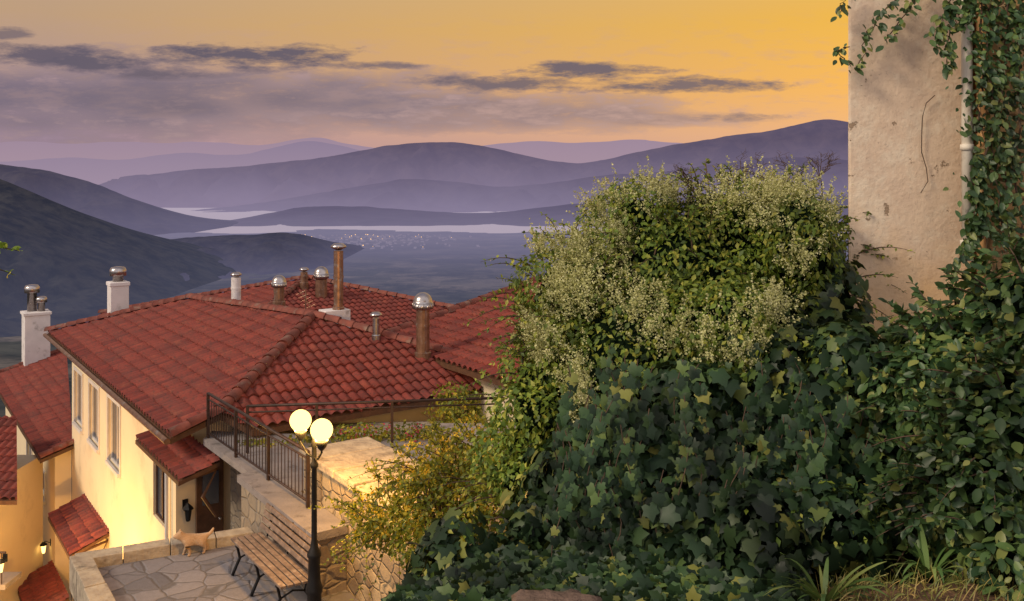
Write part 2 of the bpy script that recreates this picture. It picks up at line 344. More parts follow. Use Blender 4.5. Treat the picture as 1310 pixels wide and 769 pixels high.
# ============================================================ HOUSE 2
h2 = thing('village_house', 'lower cream wing at the left edge with a narrow red roof and glowing doorway', 'house', H(17, 1, -13), 'village houses')
BW = -.02; fB = lambda k, z, d: H(k, BW+d, z)
z2 = -7.46
hb = [rectA(35, 41, 566, 600, BW), rectA(50, 58, 600, 634, BW), rectA(38, 50, 672, 716, BW)]
mb = MB(); wall_holes(mb, fB, 11.32, 22, -14, z2+.05, hb)
fE = lambda a, z, d: H(11.32+d, a, z)
wall_holes(mb, fE, BW, .39, -14, z2+.1, [])
mb.add([H(22, BW, -14), H(22, 2, -14), H(22, 2, z2+.1), H(22, BW, z2+.1)], [(0, 1, 2, 3)])
mb.out('wall', MT['cream'], h2)
for i, h in enumerate(hb): window(h2, fB, h, i == 2, 'glowing yellow doorway' if i == 2 else None, i != 2, 'door' if i == 2 else 'window')
roofpart(h2, [(H(11.0, -.42, z2), U, V, .3, [(0, 0), (12, 0), (12, 2.6), (0, .8)])], [(H(11.05, -.42, z2+.05), H(11.05, .38, z2+.3)), (H(23, -.42, z2+.05), H(23, 2.18, z2+.83))])
canopy(h2, 9.2, 11.8, BW-.9, BW, (onA(84, 750, BW)[1]+onA(60, 711, BW)[1])/2-.35, .4, label='tiled canopy at the lowest left corner above the alley')
mb = MB()
for i in range(9): p = H(12.4+i*.28, 1.0, -6.1); mb.tube([p, p+Z*.6], .014, 5)
mb.tube([H(12.3, 1.0, -5.5), H(14.8, 1.0, -5.5)], .022, 6); mb.tube([H(12.3, 1.0, -6.1), H(14.8, 1.0, -6.1)], .02, 6)
mb.out('balcony_railing', MT['rail'], h2)
# ============================================================ HOUSE 3
h3 = thing('village_house', 'house at the bottom left edge with a dark red roof over a lit balcony', 'house', (-16, 24, -14), 'village houses')
c = atz(22, 640, -7.6)
org = Vector((c.x-6, c.y, -7.6))
roofpart(h3, [(org, X_, Y_, .34, [(0, 0), (6, 0), (4.2, 3.2), (0, 3.2)])])
MB().box((c.x-4.3, c.y+2.2, -11), (X_, Y_, Z), (2.9, 1.6, 3.3)).out('wall', MT['cream'], h3)
fl = MB().box((c.x-3.2, c.y+.2, -9.6), (X_, Y_, Z), (3.0, .35, .06)).out('balcony', MT['concrete'], h3)
mb = MB()
for i in range(22): p = Vector((c.x-.3-i*.2, c.y-.12, -9.54)); mb.tube([p, p+Z*.75], .012, 5)
mb.tube([(c.x-.2, c.y-.12, -8.79), (c.x-6, c.y-.12, -8.79)], .025, 6); mb.out('balcony_railing', MT['rail'], fl)
fh3 = lambda u, z, d: Vector((u, c.y+.6+d-.12, z))
window(h3, fh3, (c.x-2.6, c.x-1.6, -9.5, -8.0), True, 'lit balcony door', False, 'door')
# ============================================================ REAR ROOFS
r3 = thing('village_house', 'rear house with a pyramid red roof bearing small chimneys, behind the cream house', 'house', (-6, 30, -12), 'village houses')
apx = at(393, 357, 31)
half = 5.6; sl = (apx.z+4.9)/half
ctr = Vector((apx.x, apx.y, 0)); o_l = ctr-V*half-U*half; o_l.z = -4.9
def zz(p, z): return Vector((p.x, p.y, z))
roofpart(r3, [(o_l, U, V, sl, [(0, 0), (2*half, 0), (half, half)]), (o_l, V, U, sl, [(0, 0), (2*half, 0), (half, half)])],
         [(o_l+L1, apx+L1), (zz(ctr+V*half-U*half, -4.9)+L1, apx+L1), (zz(ctr-V*half+U*half, -4.9)+L1, apx+L1)])
q = half-.5; MB().prism([ctr-V*q-U*q, ctr+V*q-U*q, ctr+V*q+U*q, ctr-V*q+U*q], -14, -4.95).out('wall', MT['cream'], r3)
r4 = thing('village_house', 'house with a red tiled slope rising to the right, half hidden by the big bush', 'house', (0, 22, -12), 'village houses')
o4 = at(480, 436, 21); o4n = o4-U*7; s4 = .22
roofpart(r4, [(o4n, U, V, s4, [(0, 0), (7, 0), (7, 5), (0, 5)])], [(o4+L1, o4+V*5+Z*5*s4+L1)])
g_ = lambda w, l: o4n+U*w+V*l
MB().prism([g_(.4, .4), g_(.4, 5), g_(6.6, 5), g_(6.6, .4)], -14, o4.z-.02).out('wall', MT['cream'], r4)
# ============================================================ CHIMNEYS
def chimney(root, px, pt, pb, wpx, Y, pots, zb=-1.6, label=None):
    t = at(px, pt, Y); hw = wpx/F*Y/2; top = t.z; bot = at(px, pb, Y).z+zb
    mb = MB().box((t.x, t.y, (top+bot)/2), (V, U, Z), (hw*.72, hw*.72, (top-bot)/2)); mb.box((t.x, t.y, top-.06), (V, U, Z), (hw*.8, hw*.8, .05))
    o = mb.out('chimney', MT['white'], root, bevel=.012)
    if label: o['label'] = label
    for (dx, py, r, dome) in pots:
        a = at(px+dx, py, Y); rr = r/F*Y
        m = MB().lathe((a.x, a.y, 0), [(rr*.7, top-.02), (rr*.7, a.z-rr*1.3), (rr*1.1, a.z-rr*1.3), (rr*1.15, a.z-rr*.5), (rr*.9, a.z-rr*.1), (rr*.4, a.z)], 16)
        m.out('chimney_cap', MT['steel'], o, True)
def flue(root, px, pt, pb, r, Y, cap, mat, capmat, label=None, turbine=False, dn=.5):
    a = at(px, pt, Y); b = at(px, pb, Y); rr = r/F*Y; cr = cap/F*Y
    o = MB().lathe((a.x, a.y, 0), [(rr*1.25, b.z-dn), (rr*1.25, b.z+.12), (rr, b.z+.14), (rr, (a.z+b.z)/2), (rr*1.08, (a.z+b.z)/2), (rr*1.08, (a.z+b.z)/2+.05), (rr, (a.z+b.z)/2+.05), (rr, a.z-cr)], 16).out('flue', mat, root, False)
    if label: o['label'] = label
    m = MB()
    if turbine:
        m.lathe((a.x, a.y, a.z-cr*.3), [(cr*.62, -cr*1.25), (cr*1.02, -cr*1.15), (cr*1.02, -cr*.55)]+[(max(.005, cr*1.02*math.cos(math.pi/2*i/7)), -cr*.55+cr*1.1*math.sin(math.pi/2*i/7)) for i in range(8)], 20)
        for i in range(12):
            t = 2*math.pi*i/12
            m.tube([(a.x+math.cos(t)*cr*1.03, a.y+math.sin(t)*cr*1.03, a.z-cr*1.4), (a.x+math.cos(t+.2)*cr*1.03, a.y+math.sin(t+.2)*cr*1.03, a.z-cr*.85)], cr*.06, 4)
    else:
        m.lathe((a.x, a.y, 0), [(rr*.5, a.z-cr*.9), (cr, a.z-cr*.55), (cr*1.02, a.z-cr*.4), (cr*.6, a.z-cr*.05), (.01, a.z)], 16)
    m.out('flue_cap', capmat, o, True)
chimney(h2, 46, 398, 470, 40, 34.2, [(-5, 364, 8, 0), (7, 379, 6, 0)], -2.2, 'broad white chimney with two metal pots')
chimney(h1, 151, 360, 400, 30, 25.2, [(0, 341, 9, 0)], -1.5, 'white chimney with one domed metal pot')
flue(h1, 302, 348, 392, 6, 24.0, 7, MT['white'], MT['steel'], 'slim white flue')
flue(h1, 357, 354, 392, 6.5, 22.0, 9, MT['rust'], MT['steel'], 'short brown flue with domed metal cowl', True)
b = at(428, 415, 20.0)
MB().box(b+Z*.1, (V, U, Z), (.3, .2, .24)).out('flue_base', MT['white'], h1, bevel=.015)
flue(h1, 433, 311, 400, 6.2, 20.0, 10, MT['rust'], MT['steel'], 'tall brown flue on a white base')
flue(h1, 541, 377, 458, 8.5, 18.9, 12.5, MT['rust'], MT['steel'], 'thick brown flue with ball shaped cowl', True, .12)
flue(h1, 481, 399, 436, 4.5, 19.2, 8, MT['steel'], MT['steel'], 'small grey pipe flue', False, .12)
flue(r3, 389, 342, 366, 4.5, 30.0, 6, MT['rust'], MT['steel'])
flue(r3, 411, 343, 362, 6, 29.5, 9, MT['rust'], MT['steel'], None, True)
mb = MB(); p = at(391, 396, 20.6)
mb.tube([p-Z*.4, p+Z*.46], .014, 6); mb.tube([p+Z*.05+X_*.12, p+Z*.42-X_*.12], .009, 5)
for i in range(5):
    q = p+Z*(.07+i*.08)+X_*(.11-.055*i); mb.tube([q-X_*.11-Z*.05, q+X_*.11+Z*.05], .006, 5)
mb.out('antenna', MT['rust'], h1)
# ============================================================ TERRACE, WALKWAY, STONE WALLS
tp = [Vector((-5.95, 12.15, 0)), Vector((-3.75, 13.15, 0)), Vector((-3.2, 12.9, 0)), H(-4.2, .86), H(-9, .86), Vector((0, 5, 0)), Vector((-2.2, 5.5, 0)), Vector((-5.01, 10.83, 0))]
o = MB().prism(tp, -13, -5.3).out('terrace', MT['flag']); tag(o, None, None, None, 'structure')
def curb(a, b, w=.13, z0=-5.6, z1=-5.15):
    d = (b-a); L = d.length; d.normalize(); s = Vector((-d.y, d.x, 0)); mb = MB(); n = max(1, int(L/.55))
    for i in range(n):
        c = a+d*(L*(i+.5)/n); mb.box((c.x, c.y, (z0+z1)/2), (d, s, Z), (L/n/2-.006, w+random.uniform(-.008, .008), (z1-z0)/2+random.uniform(-.006, .006)))
    return mb
root = thing('parapet_wall', 'low stone kerb wall bordering the paved terrace, behind the dog', 'wall', (-5, 12, -5.5))
curb(Vector((-5.98, 12.1, 0)), Vector((-3.75, 13.12, 0))).out('kerb_stone', MT['capst'], root, bevel=.012)
curb(Vector((-4.0, 9.4, 0)), Vector((-5.95, 12.2, 0))).out('kerb_stone', MT['capst'], root, bevel=.012)
o = MB().prism([H(-5.0, .42), H(-2.3, .42), H(-2.3, 1.32), H(.9, 1.32), H(-1.2, 4.6), H(-3.55, 4.6), H(-3.55, .9), H(-5.0, .865)], -9, -4.56).out('retaining_wall', MT['stone2'])
recentre(tag(o, 'rubble stone wall carrying the raised walkway behind the wooden bench', 'wall'))
o = MB().prism([H(-5.05, .36), H(-2.28, .36), H(-2.25, .55), H(-.1, .52), H(.3, .8), Vector((-.2, 15.05, 0)), H(-3.5, 4.7), H(-3.5, .86), H(-5.05, .86)], -4.557, -4.45).out('walkway', MT['concrete'])
tag(o, None, None, None, 'structure')
root = thing('stone_wall', 'thick rubble stone wall lit yellow by the lamp, right of the lamp post', 'wall', H(-6.5, 1.3, -5.3))
MB().prism([H(-9.5, .87), H(-3.6, .87), H(-3.6, 1.85), H(-9.5, 1.85)], -7, -3.95).out('masonry', MT['stone'], root)
mb = MB(); random.seed(5)
for i in range(10):
    k = -3.54-.6*i; mb.box(H(k-.3, 1.36, -3.89+random.uniform(-.015, .015)), (U, V, Z), (.292, .54+random.uniform(-.02, .02), .055))
mb.out('cap_stone', MT['capst'], root, bevel=.02)
root = thing('stone_wall', 'short stone wall with a pale flat top under the right end of the long railing', 'wall', (-.6, 13.4, -5))
MB().prism([(-1.15, 13.0), (.4, 12.8), (.5, 14.1), (-1.1, 14.1)], -7, -3.98).out('masonry', MT['stone2'], root)
MB().prism([(-1.2, 12.95), (.45, 12.75), (.55, 14.15), (-1.15, 14.15)], -3.977, -3.88).out('cap_stone', MT['concrete'], root, bevel=.02)
def railing(root, a, b, zt, zb, posts, bars, base=True):
    d = b-a; L = d.length
    MB().tube([Vector((a.x, a.y, zt)), Vector((b.x, b.y, zt))], .024, 8).out('top_rail', MT['rail'], root, True)
    MB().tube([Vector((a.x, a.y, zt-.1)), Vector((b.x, b.y, zt-.1))], .014, 6).out('upper_rail', MT['rail'], root, True)
    if bars: MB().tube([Vector((a.x, a.y, zb+.09)), Vector((b.x, b.y, zb+.09))], .016, 6).out('bottom_rail', MT['rail'], root, True)
    for t in posts:
        p = a+d*t; MB().box((p.x, p.y, (zt+zb)/2+.01), (d.normalized(), Vector((-d.y, d.x, 0)).normalized(), Z), (.022, .022, (zt-zb)/2)).out('post', MT['rail'], root)
    for i in range(bars):
        p = a+d*((i+.5)/bars)
        MB().tube([Vector((p.x, p.y, zb+.09)), Vector((p.x, p.y, zt-.1))], .0075, 5).out('baluster', MT['rail'], root)
ra = H(-4.19, .68); rb = H(-.1, .60)
root = thing('iron_railing', 'dark iron balustrade with close vertical bars slanting down toward the lit lamp', 'railing', H(-2, .6, -4.45))
railing(root, rb, ra, -3.68, -4.45, [0, .33, .66, 1], 34)
root = thing('iron_railing', 'long thin two-bar iron railing running right along the far side of the walkway', 'railing', (-2.4, 14.6, -4.45))
railing(root, H(-1.35, .85), Vector((-.25, 14.95, 0)), -3.68, -4.45, [0, .27, .57, 1], 0)
# ============================================================ BENCH
root = thing('park_bench', 'wooden slatted bench with black iron legs against the stone wall', 'bench', H(-4.47, .1, -5.3))
mb = MB(); kc = -4.47; hl = .90
for i in range(5): mb.box(H(kc, -.13+i*.092, -4.87-.004*i), (U, V, Z), (hl, .036, .016))
mb.out('seat', MT['bench'], root, bevel=.005)
mb = MB(); bn = (V*.28+Z*.96).normalized(); bo = bn.cross(U).normalized()
for i in range(4): mb.box(H(kc, .26+.025*i, -4.77+i*.084), (U, bn, bo), (hl, .030, .014))
mb.out('backrest', MT['bench'], root, bevel=.005)
for k in (kc-.72, kc, kc+.72):
    mb = MB()
    mb.tube([H(k, -.20, -5.29), H(k, -.17, -5.22), H(k, -.10, -5.08), H(k, -.13, -4.94), H(k, -.15, -4.905)], [.02, .022, .02, .018, .02], 8)
    mb.tube([H(k, -.15, -4.905), H(k, .05, -4.915), H(k, .27, -4.905), H(k, .33, -4.7), H(k, .37, -4.48)], .018, 8)
    mb.tube([H(k, .34, -5.29), H(k, .31, -5.2), H(k, .22, -5.06), H(k, .25, -4.92)], .02, 8)
    mb.tube([H(k, -.1, -5.08), H(k, .06, -5.02), H(k, .22, -5.06)], .012, 6)
    mb.out('leg', MT['iron'], root, True)
# ============================================================ STREET LAMP
def plight(loc, energy, size=.1, col=(1, .52, .11)):
    l = bpy.data.lights.new('lamp_light', 'POINT'); l.energy = energy; l.color = col; l.shadow_soft_size = size
    try: l.use_soft_falloff = False
    except Exception: pass
    lo = bpy.data.objects.new('lamp_light', l); COL.objects.link(lo); lo.location = loc
lp = Vector((at(402, 600, 10.6).x, 10.6, -5.3))
root = thing('street_lamp', 'black lamp post with two glowing round globes beside the bench', 'street lamp', lp)
MB().lathe(lp, [(.13, 0), (.13, .06), (.09, .1), (.085, .35), (.1, .38), (.1, .42), (.075, .5), (.07, .78), (.085, .8), (.085, .84), (.05, .9), (.034, 1.0), (.032, 1.85), (.05, 1.87), (.05, 1.9), (.03, 1.93), (.028, 2.1), (.045, 2.12), (.02, 2.2), (.004, 2.24)], 18).out('post', MT['iron'], root, True)
g1 = at(384.5, 538, 10.75); g2 = at(411.5, 550, 10.35)
for g in (g1, g2):
    mid = Vector((lp.x, lp.y, lp.z+2.0)); hb_ = g-Z*.2
    a = MB().tube([mid-Z*.03, mid.lerp(hb_, .5)-Z*.09, hb_-Z*.06, hb_], .014, 8)
    a.lathe(g, [(.02, -.24), (.055, -.2), (.07, -.16), (.075, -.12)], 14); o = a.out('lamp_arm', MT['iron'], root, True)
    MB().sphere(g, .13, 28).out('lamp_globe', MT['lampglow'], root, True); plight(g, 230, .142)
def lantern(root_name, label, p, n, lit, energy=0, off=.25):
    r = thing(root_name, label, 'lantern', p, None)
    MB().box(p-n*.02, (n, n.cross(Z), Z), (.015, .05, .09)).tube([p, p+n*.12+Z*.06, p+n*.16], .01, 6).out('bracket', MT['iron'], r)
    c = p+n*.16-Z*.14
    MB().lathe(c, [(.03, -.12), (.045, -.1), (.07, .08), (.09, .1), (.02, .17), (.01, .2)], 6).out('lantern_body', MT['iron'] if not lit else MT['lampglow'], r)
    MB().lathe(c, [(.10, .1), (.105, .115), (.02, .2)], 6).out('lantern_cap', MT['iron'], r)
    if energy: plight(c+n*off, energy)
a0, z0 = onK(237, 645, 1.13)
lantern('wall_lantern', 'black wall lantern on the cream corner beside the porch door', H(1.12, a0, z0), -U, False)
k0, z0 = onA(174, 745, AW); lantern('wall_lantern', 'lit lantern low on the cream wall behind the terrace', H(k0, AW-.02, z0), -V, True, 700, 1.5)
lantern('wall_lantern', 'lit lantern beside the glowing doorway of the lower wing', H(12.0, BW-.02, -10.1), -V, True, 620, 1.4)
lantern('wall_lantern', 'lit lantern hanging over the balcony at the bottom left edge', atz(6, 714, -8.75), -Y_, True, 180, .5)
# ============================================================ DOG
dp = atz(249, 709, -5.3)
jo = {'hip': (.17, 0, .28), 'mid': (.02, 0, .275), 'chest': (-.12, 0, .28), 'neck': (-.20, 0, .345), 'head': (-.255, 0, .40), 'snout': (-.33, 0, .375), 'nose': (-.365, 0, .368),
      'tail1': (.225, 0, .30), 'tail2': (.285, .01, .33), 'tail3': (.335, .02, .40)}
rad = {'hip': .085, 'mid': .085, 'chest': .10, 'neck': .07, 'head': .066, 'snout': .034, 'nose': .022, 'tail1': .035, 'tail2': .032, 'tail3': .02}
ed = [('hip', 'mid'), ('mid', 'chest'), ('chest', 'neck'), ('neck', 'head'), ('head', 'snout'), ('snout', 'nose'), ('hip', 'tail1'), ('tail1', 'tail2'), ('tail2', 'tail3')]
for s, (fx, bx_) in ((1, (-.03, .05)), (-1, (.04, -.04))):
    n = str(s)
    for nm, p, r in (('sh', (-.13, s*.055, .2), .05), ('el', (-.115+fx*.3, s*.06, .14), .034), ('wr', (-.13+fx, s*.06, .065), .025), ('pw', (-.14+fx, s*.06, .018), .025), ('pt', (-.175+fx, s*.06, .014), .018),
                     ('kn', (.125, s*.06, .17), .055), ('hk', (.20+bx_*.6, s*.06, .105), .028), ('ft', (.185+bx_, s*.06, .018), .024), ('tt', (.15+bx_, s*.06, .014), .018)):
        jo[nm+n] = p; rad[nm+n] = r
    ed += [('chest', 'sh'+n), ('sh'+n, 'el'+n), ('el'+n, 'wr'+n), ('wr'+n, 'pw'+n), ('pw'+n, 'pt'+n), ('hip', 'kn'+n), ('kn'+n, 'hk'+n), ('hk'+n, 'ft'+n), ('ft'+n, 'tt'+n)]
    jo['e1'+n] = (-.24, s*.04, .44); jo['e2'+n] = (-.23, s*.055, .475); rad['e1'+n] = .022; rad['e2'+n] = .009; ed += [('head', 'e1'+n), ('e1'+n, 'e2'+n)]
DS = .80
ks = list(jo); me = bpy.data.meshes.new('dog'); me.from_pydata([tuple(q*DS for q in jo[k]) for k in ks], [(ks.index(a), ks.index(b)) for a, b in ed], [])
dog = bpy.data.objects.new('dog', me); COL.objects.link(dog); dog.location = dp; dog.rotation_euler = (0, 0, math.radians(30)); me.materials.append(MT['dog'])
md = dog.modifiers.new('Skin', 'SKIN'); md.use_smooth_shade = True
for i, k in enumerate(ks):
    me.skin_vertices[0].data[i].radius = (rad[k]*DS, rad[k]*DS); me.skin_vertices[0].data[i].use_root = (k == 'hip')
sb = dog.modifiers.new('Sub', 'SUBSURF'); sb.levels = 2; sb.render_levels = 2
tag(dog, 'small tan dog walking on the paved terrace left of the bench', 'dog')
# ============================================================ TERRAIN
def fr(x, y, z=0, o=5): return noise.fractal(Vector((x, y, z)), 1.0, 2.1, o)
def ridge(name, prof, Yc, Yt, zt, mat, amp=.06, rows=46, cols=260, nsc=None, pw=1.0, cr=.004):
    xs = np.linspace(prof[0][0], prof[-1][0], cols); pys = np.interp(xs, [p[0] for p in prof], [p[1] for p in prof])
    k = max(3, cols//30); ker = np.ones(k)/k; pys = np.convolve(np.pad(pys, k//2+1, mode='edge'), ker, 'same')[k//2+1:k//2+1+cols]
    vs = []; fs = []; D = abs(Yc-Yt); nsc = nsc or 3.0/D
    for i in range(cols):
        X = (xs[i]-HX)/F*Yc; zc = -(pys[i]-HY)/F*Yc
        zc += fr(X*nsc*3, 7.7, 0, 4)*D*cr; hh = min(1, max(0, (zc-zt)/(D*.15)))
        for j in range(-6, rows):
            if j >= 0:
                t = j/(rows-1)
                Y = Yc+(Yt-Yc)*t; g = t**pw; z = zc*(1-g)+zt*g
                w = math.sin(math.pi*t) if 0 < t < 1 else 0
                z += w*D*amp*hh*(fr(X*nsc*2.2+.25*fr(X*nsc, Y*nsc), Y*nsc*1.1, 0)*1.0-.15)
                z = min(z, zc-t*abs(zc-zt)*.15)
            else:
                Y = Yc+(-j)*D*.12; z = zc-(-j)*abs(zc-zt)*.2
            vs.append((X, Y, z))
    R = rows+6
    for i in range(cols-1):
        for j in range(R-1): a = i*R+j; fs.append((a, a+1, a+R+1, a+R))
    me = bpy.data.meshes.new(name); me.from_pydata(vs, [], fs); me.update()
    o = put(name, me, mat, None, True); o['kind'] = 'structure'; return o
SEA = -200
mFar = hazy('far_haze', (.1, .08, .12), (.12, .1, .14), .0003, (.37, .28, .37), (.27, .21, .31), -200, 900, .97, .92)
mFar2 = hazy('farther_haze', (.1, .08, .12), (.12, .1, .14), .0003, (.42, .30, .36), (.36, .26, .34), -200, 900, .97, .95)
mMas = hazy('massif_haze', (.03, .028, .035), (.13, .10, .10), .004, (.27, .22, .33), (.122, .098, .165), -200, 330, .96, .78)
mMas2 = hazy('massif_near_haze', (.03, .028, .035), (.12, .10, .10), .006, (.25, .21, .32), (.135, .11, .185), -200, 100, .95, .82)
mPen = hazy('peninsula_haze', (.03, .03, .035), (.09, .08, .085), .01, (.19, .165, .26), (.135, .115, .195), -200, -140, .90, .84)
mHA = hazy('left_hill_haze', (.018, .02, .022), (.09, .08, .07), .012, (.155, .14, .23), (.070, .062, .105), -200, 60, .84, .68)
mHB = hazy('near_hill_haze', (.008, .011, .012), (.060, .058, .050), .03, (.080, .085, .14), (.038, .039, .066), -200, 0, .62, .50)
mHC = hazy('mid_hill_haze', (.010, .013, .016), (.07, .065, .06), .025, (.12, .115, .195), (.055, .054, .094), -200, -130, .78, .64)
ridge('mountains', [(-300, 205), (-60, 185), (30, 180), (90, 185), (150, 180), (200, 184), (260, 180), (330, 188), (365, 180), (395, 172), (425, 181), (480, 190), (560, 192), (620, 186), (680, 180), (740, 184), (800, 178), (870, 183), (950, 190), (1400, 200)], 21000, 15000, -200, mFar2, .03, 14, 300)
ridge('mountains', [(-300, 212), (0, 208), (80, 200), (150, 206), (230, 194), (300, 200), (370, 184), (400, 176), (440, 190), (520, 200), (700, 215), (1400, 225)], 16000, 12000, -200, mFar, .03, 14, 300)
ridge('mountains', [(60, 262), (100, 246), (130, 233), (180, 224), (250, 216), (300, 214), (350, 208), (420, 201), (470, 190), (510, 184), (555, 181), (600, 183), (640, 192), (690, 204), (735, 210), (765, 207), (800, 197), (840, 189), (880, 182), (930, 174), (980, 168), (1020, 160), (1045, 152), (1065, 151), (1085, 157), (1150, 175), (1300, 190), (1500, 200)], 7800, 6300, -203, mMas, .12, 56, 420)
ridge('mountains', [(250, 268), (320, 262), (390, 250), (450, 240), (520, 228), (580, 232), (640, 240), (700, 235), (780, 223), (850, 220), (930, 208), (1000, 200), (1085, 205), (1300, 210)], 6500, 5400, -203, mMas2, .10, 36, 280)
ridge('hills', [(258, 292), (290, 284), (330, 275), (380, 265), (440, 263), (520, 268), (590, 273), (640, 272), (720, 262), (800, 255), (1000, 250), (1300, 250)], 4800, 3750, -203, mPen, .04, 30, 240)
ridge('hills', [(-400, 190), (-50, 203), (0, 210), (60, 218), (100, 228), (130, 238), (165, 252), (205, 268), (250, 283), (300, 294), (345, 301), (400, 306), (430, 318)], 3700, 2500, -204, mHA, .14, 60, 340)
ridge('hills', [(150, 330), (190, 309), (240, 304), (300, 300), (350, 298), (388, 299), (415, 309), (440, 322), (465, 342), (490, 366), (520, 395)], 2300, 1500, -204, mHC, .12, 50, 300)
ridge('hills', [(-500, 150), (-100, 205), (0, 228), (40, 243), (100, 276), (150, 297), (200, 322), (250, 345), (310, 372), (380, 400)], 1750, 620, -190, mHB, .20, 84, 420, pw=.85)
ys = list(np.concatenate([np.linspace(-60, 40, 8), np.geomspace(50, 1400, 40), np.linspace(1450, 2800, 20), np.linspace(2820, 3900, 54), np.geomspace(4000, 70000, 14)]))
nx = 140; vs = []; fs = []
for y in ys:
    wd = 150+abs(y)*1.4
    for i in range(nx):
        x = (i/(nx-1)*2-1)*wd
        z = -12.6 if y < 38 else max(-12.6-.175*(y-38)+min(1, y/400)*6*fr(x*.01, y*.01), -198.6+1.0*fr(x*.004, y*.004))
        shore = 3400+260*fr(x*.0022, 3.3)
        if y > shore: z = -205
        vs.append((x, y, z))
for j in range(len(ys)-1):
    for i in range(nx-1): a = j*nx+i; fs.append((a, a+1, a+nx+1, a+nx))
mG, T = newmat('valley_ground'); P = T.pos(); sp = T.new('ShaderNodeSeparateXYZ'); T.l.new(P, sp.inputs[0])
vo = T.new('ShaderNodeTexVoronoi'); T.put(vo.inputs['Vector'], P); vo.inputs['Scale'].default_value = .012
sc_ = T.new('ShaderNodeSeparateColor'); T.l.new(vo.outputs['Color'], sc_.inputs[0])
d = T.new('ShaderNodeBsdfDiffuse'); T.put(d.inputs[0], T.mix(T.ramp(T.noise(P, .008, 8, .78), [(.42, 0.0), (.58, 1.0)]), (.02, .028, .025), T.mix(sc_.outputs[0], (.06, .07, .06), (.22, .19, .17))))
e = T.new('ShaderNodeEmission'); T.put(e.inputs[0], T.mix(T.maprange(sp.outputs[1], 1300, 3200), (.095, .10, .165), (.22, .20, .31)))  # distance haze painted into the ground as emission, stronger farther away
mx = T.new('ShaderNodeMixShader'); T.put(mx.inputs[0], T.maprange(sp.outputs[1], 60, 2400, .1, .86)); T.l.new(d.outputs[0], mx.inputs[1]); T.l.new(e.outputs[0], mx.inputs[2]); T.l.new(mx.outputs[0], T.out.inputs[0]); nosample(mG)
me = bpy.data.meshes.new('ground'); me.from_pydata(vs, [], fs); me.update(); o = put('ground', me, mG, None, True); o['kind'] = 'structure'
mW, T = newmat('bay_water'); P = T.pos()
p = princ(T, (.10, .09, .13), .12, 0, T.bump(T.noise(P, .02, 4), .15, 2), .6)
e = T.new('ShaderNodeEmission'); T.put(e.inputs[0], (.54, .46, .56)); mx = T.new('ShaderNodeMixShader'); mx.inputs[0].default_value = .7  # pale haze over the water painted in as emission
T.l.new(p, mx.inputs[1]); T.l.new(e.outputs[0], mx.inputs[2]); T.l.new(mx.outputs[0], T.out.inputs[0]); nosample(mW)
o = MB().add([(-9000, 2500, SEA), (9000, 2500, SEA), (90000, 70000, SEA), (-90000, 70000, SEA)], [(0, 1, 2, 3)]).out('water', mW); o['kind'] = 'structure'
random.seed(3); mb = MB(); ml = MB()
for i in range(260):
    px = random.gauss(485, 45); Y = random.triangular(2450, 3200, 3100); X = (px-HX)/F*Y; w = random.uniform(2, 5)
    mb.box((X, Y, -196.8), (X_, Y_, Z), (w, w*.7, random.uniform(1, 3)))
    if i < 26: ml.sphere((X, Y-w, -191.5), random.uniform(.7, 1.5), 6)
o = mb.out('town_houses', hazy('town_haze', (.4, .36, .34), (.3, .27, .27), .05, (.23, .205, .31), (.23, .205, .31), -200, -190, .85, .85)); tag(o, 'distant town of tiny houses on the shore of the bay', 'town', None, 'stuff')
o = ml.out('town_lights', emis('town_light', (1, .58, .22), 2)); tag(o, 'scattered orange lights of the distant bayside town', 'lights', None, 'stuff')
def sm(t): t = min(1, max(0, t)); return t*t*(3-2*t)
def bankz(x, y):
    st = 2.9+1.0*sm((x-.95)/.5)
    z = -1.80-4.6*sm((.15-x)/.9)*sm((y-2.3)/.8)-1.3*sm((y-st)/1.0)-1.2*sm((y-5.6)/3)*sm((2.2-x)/2)+.04*fr(x*1.5, y*1.5)
    return z
vs = []; fs = []; nx = 110; ny = 90
for j in range(ny):
    for i in range(nx):
        x = -1.6+i*8/(nx-1); y = -1.5+j*10.5/(ny-1); vs.append((x, y, bankz(x, y)))
for j in range(ny-1):
    for i in range(nx-1): a = j*nx+i; fs.append((a, a+1, a+nx+1, a+nx))
me = bpy.data.meshes.new('hillside_bank'); me.from_pydata(vs, [], fs); me.update(); o = put('hillside_bank', me, MT['soil'], None, True); o['kind'] = 'structure'
# ============================================================ RIGHT-HAND OLD WALL
root = thing('old_house', 'weathered peach plaster wall of an old house rising at the right', 'house', (3.4, 7, -2))
x0 = at(1085, 0, 6.3).x; x1 = at(1243, 0, 6.3).x; xb = at(1092, 0, 9).x
o = MB().prism([(x0, 6.3), (x1, 6.3), (x1+1, 9), (xb, 9)], -3.2, 4.2).out('wall', MT['plaster'], root, bevel=.02)
MB().prism([(x1+.003, 6.12), (7, 5.9), (7, 8.2), (x1+.5, 8.2)], -3.2, 4.2).out('side_wall', MT['ochre'], root)
px_ = at(1235, 100, 6.04)
mb = MB().tube([(px_.x, 6.02, 4.1), (px_.x, 6.02, 1), (px_.x+.005, 6.02, -.55)], .036, 12)
for z in (1.1, .2, -.45): mb.tube([(px_.x, 6.02, z), (px_.x, 6.02, z+.04)], .043, 12)
mb.out('drainpipe', MT['pipe'], root, True)
pts = [at(x, y, 6.27) for x, y in ((1196, 122), (1185, 132), (1180, 150), (1179, 175), (1179, 195), (1185, 215), (1187, 232), (1178, 247))]
MB().tube(pts, .0035, 5).out('cable', MT['twig'], root)
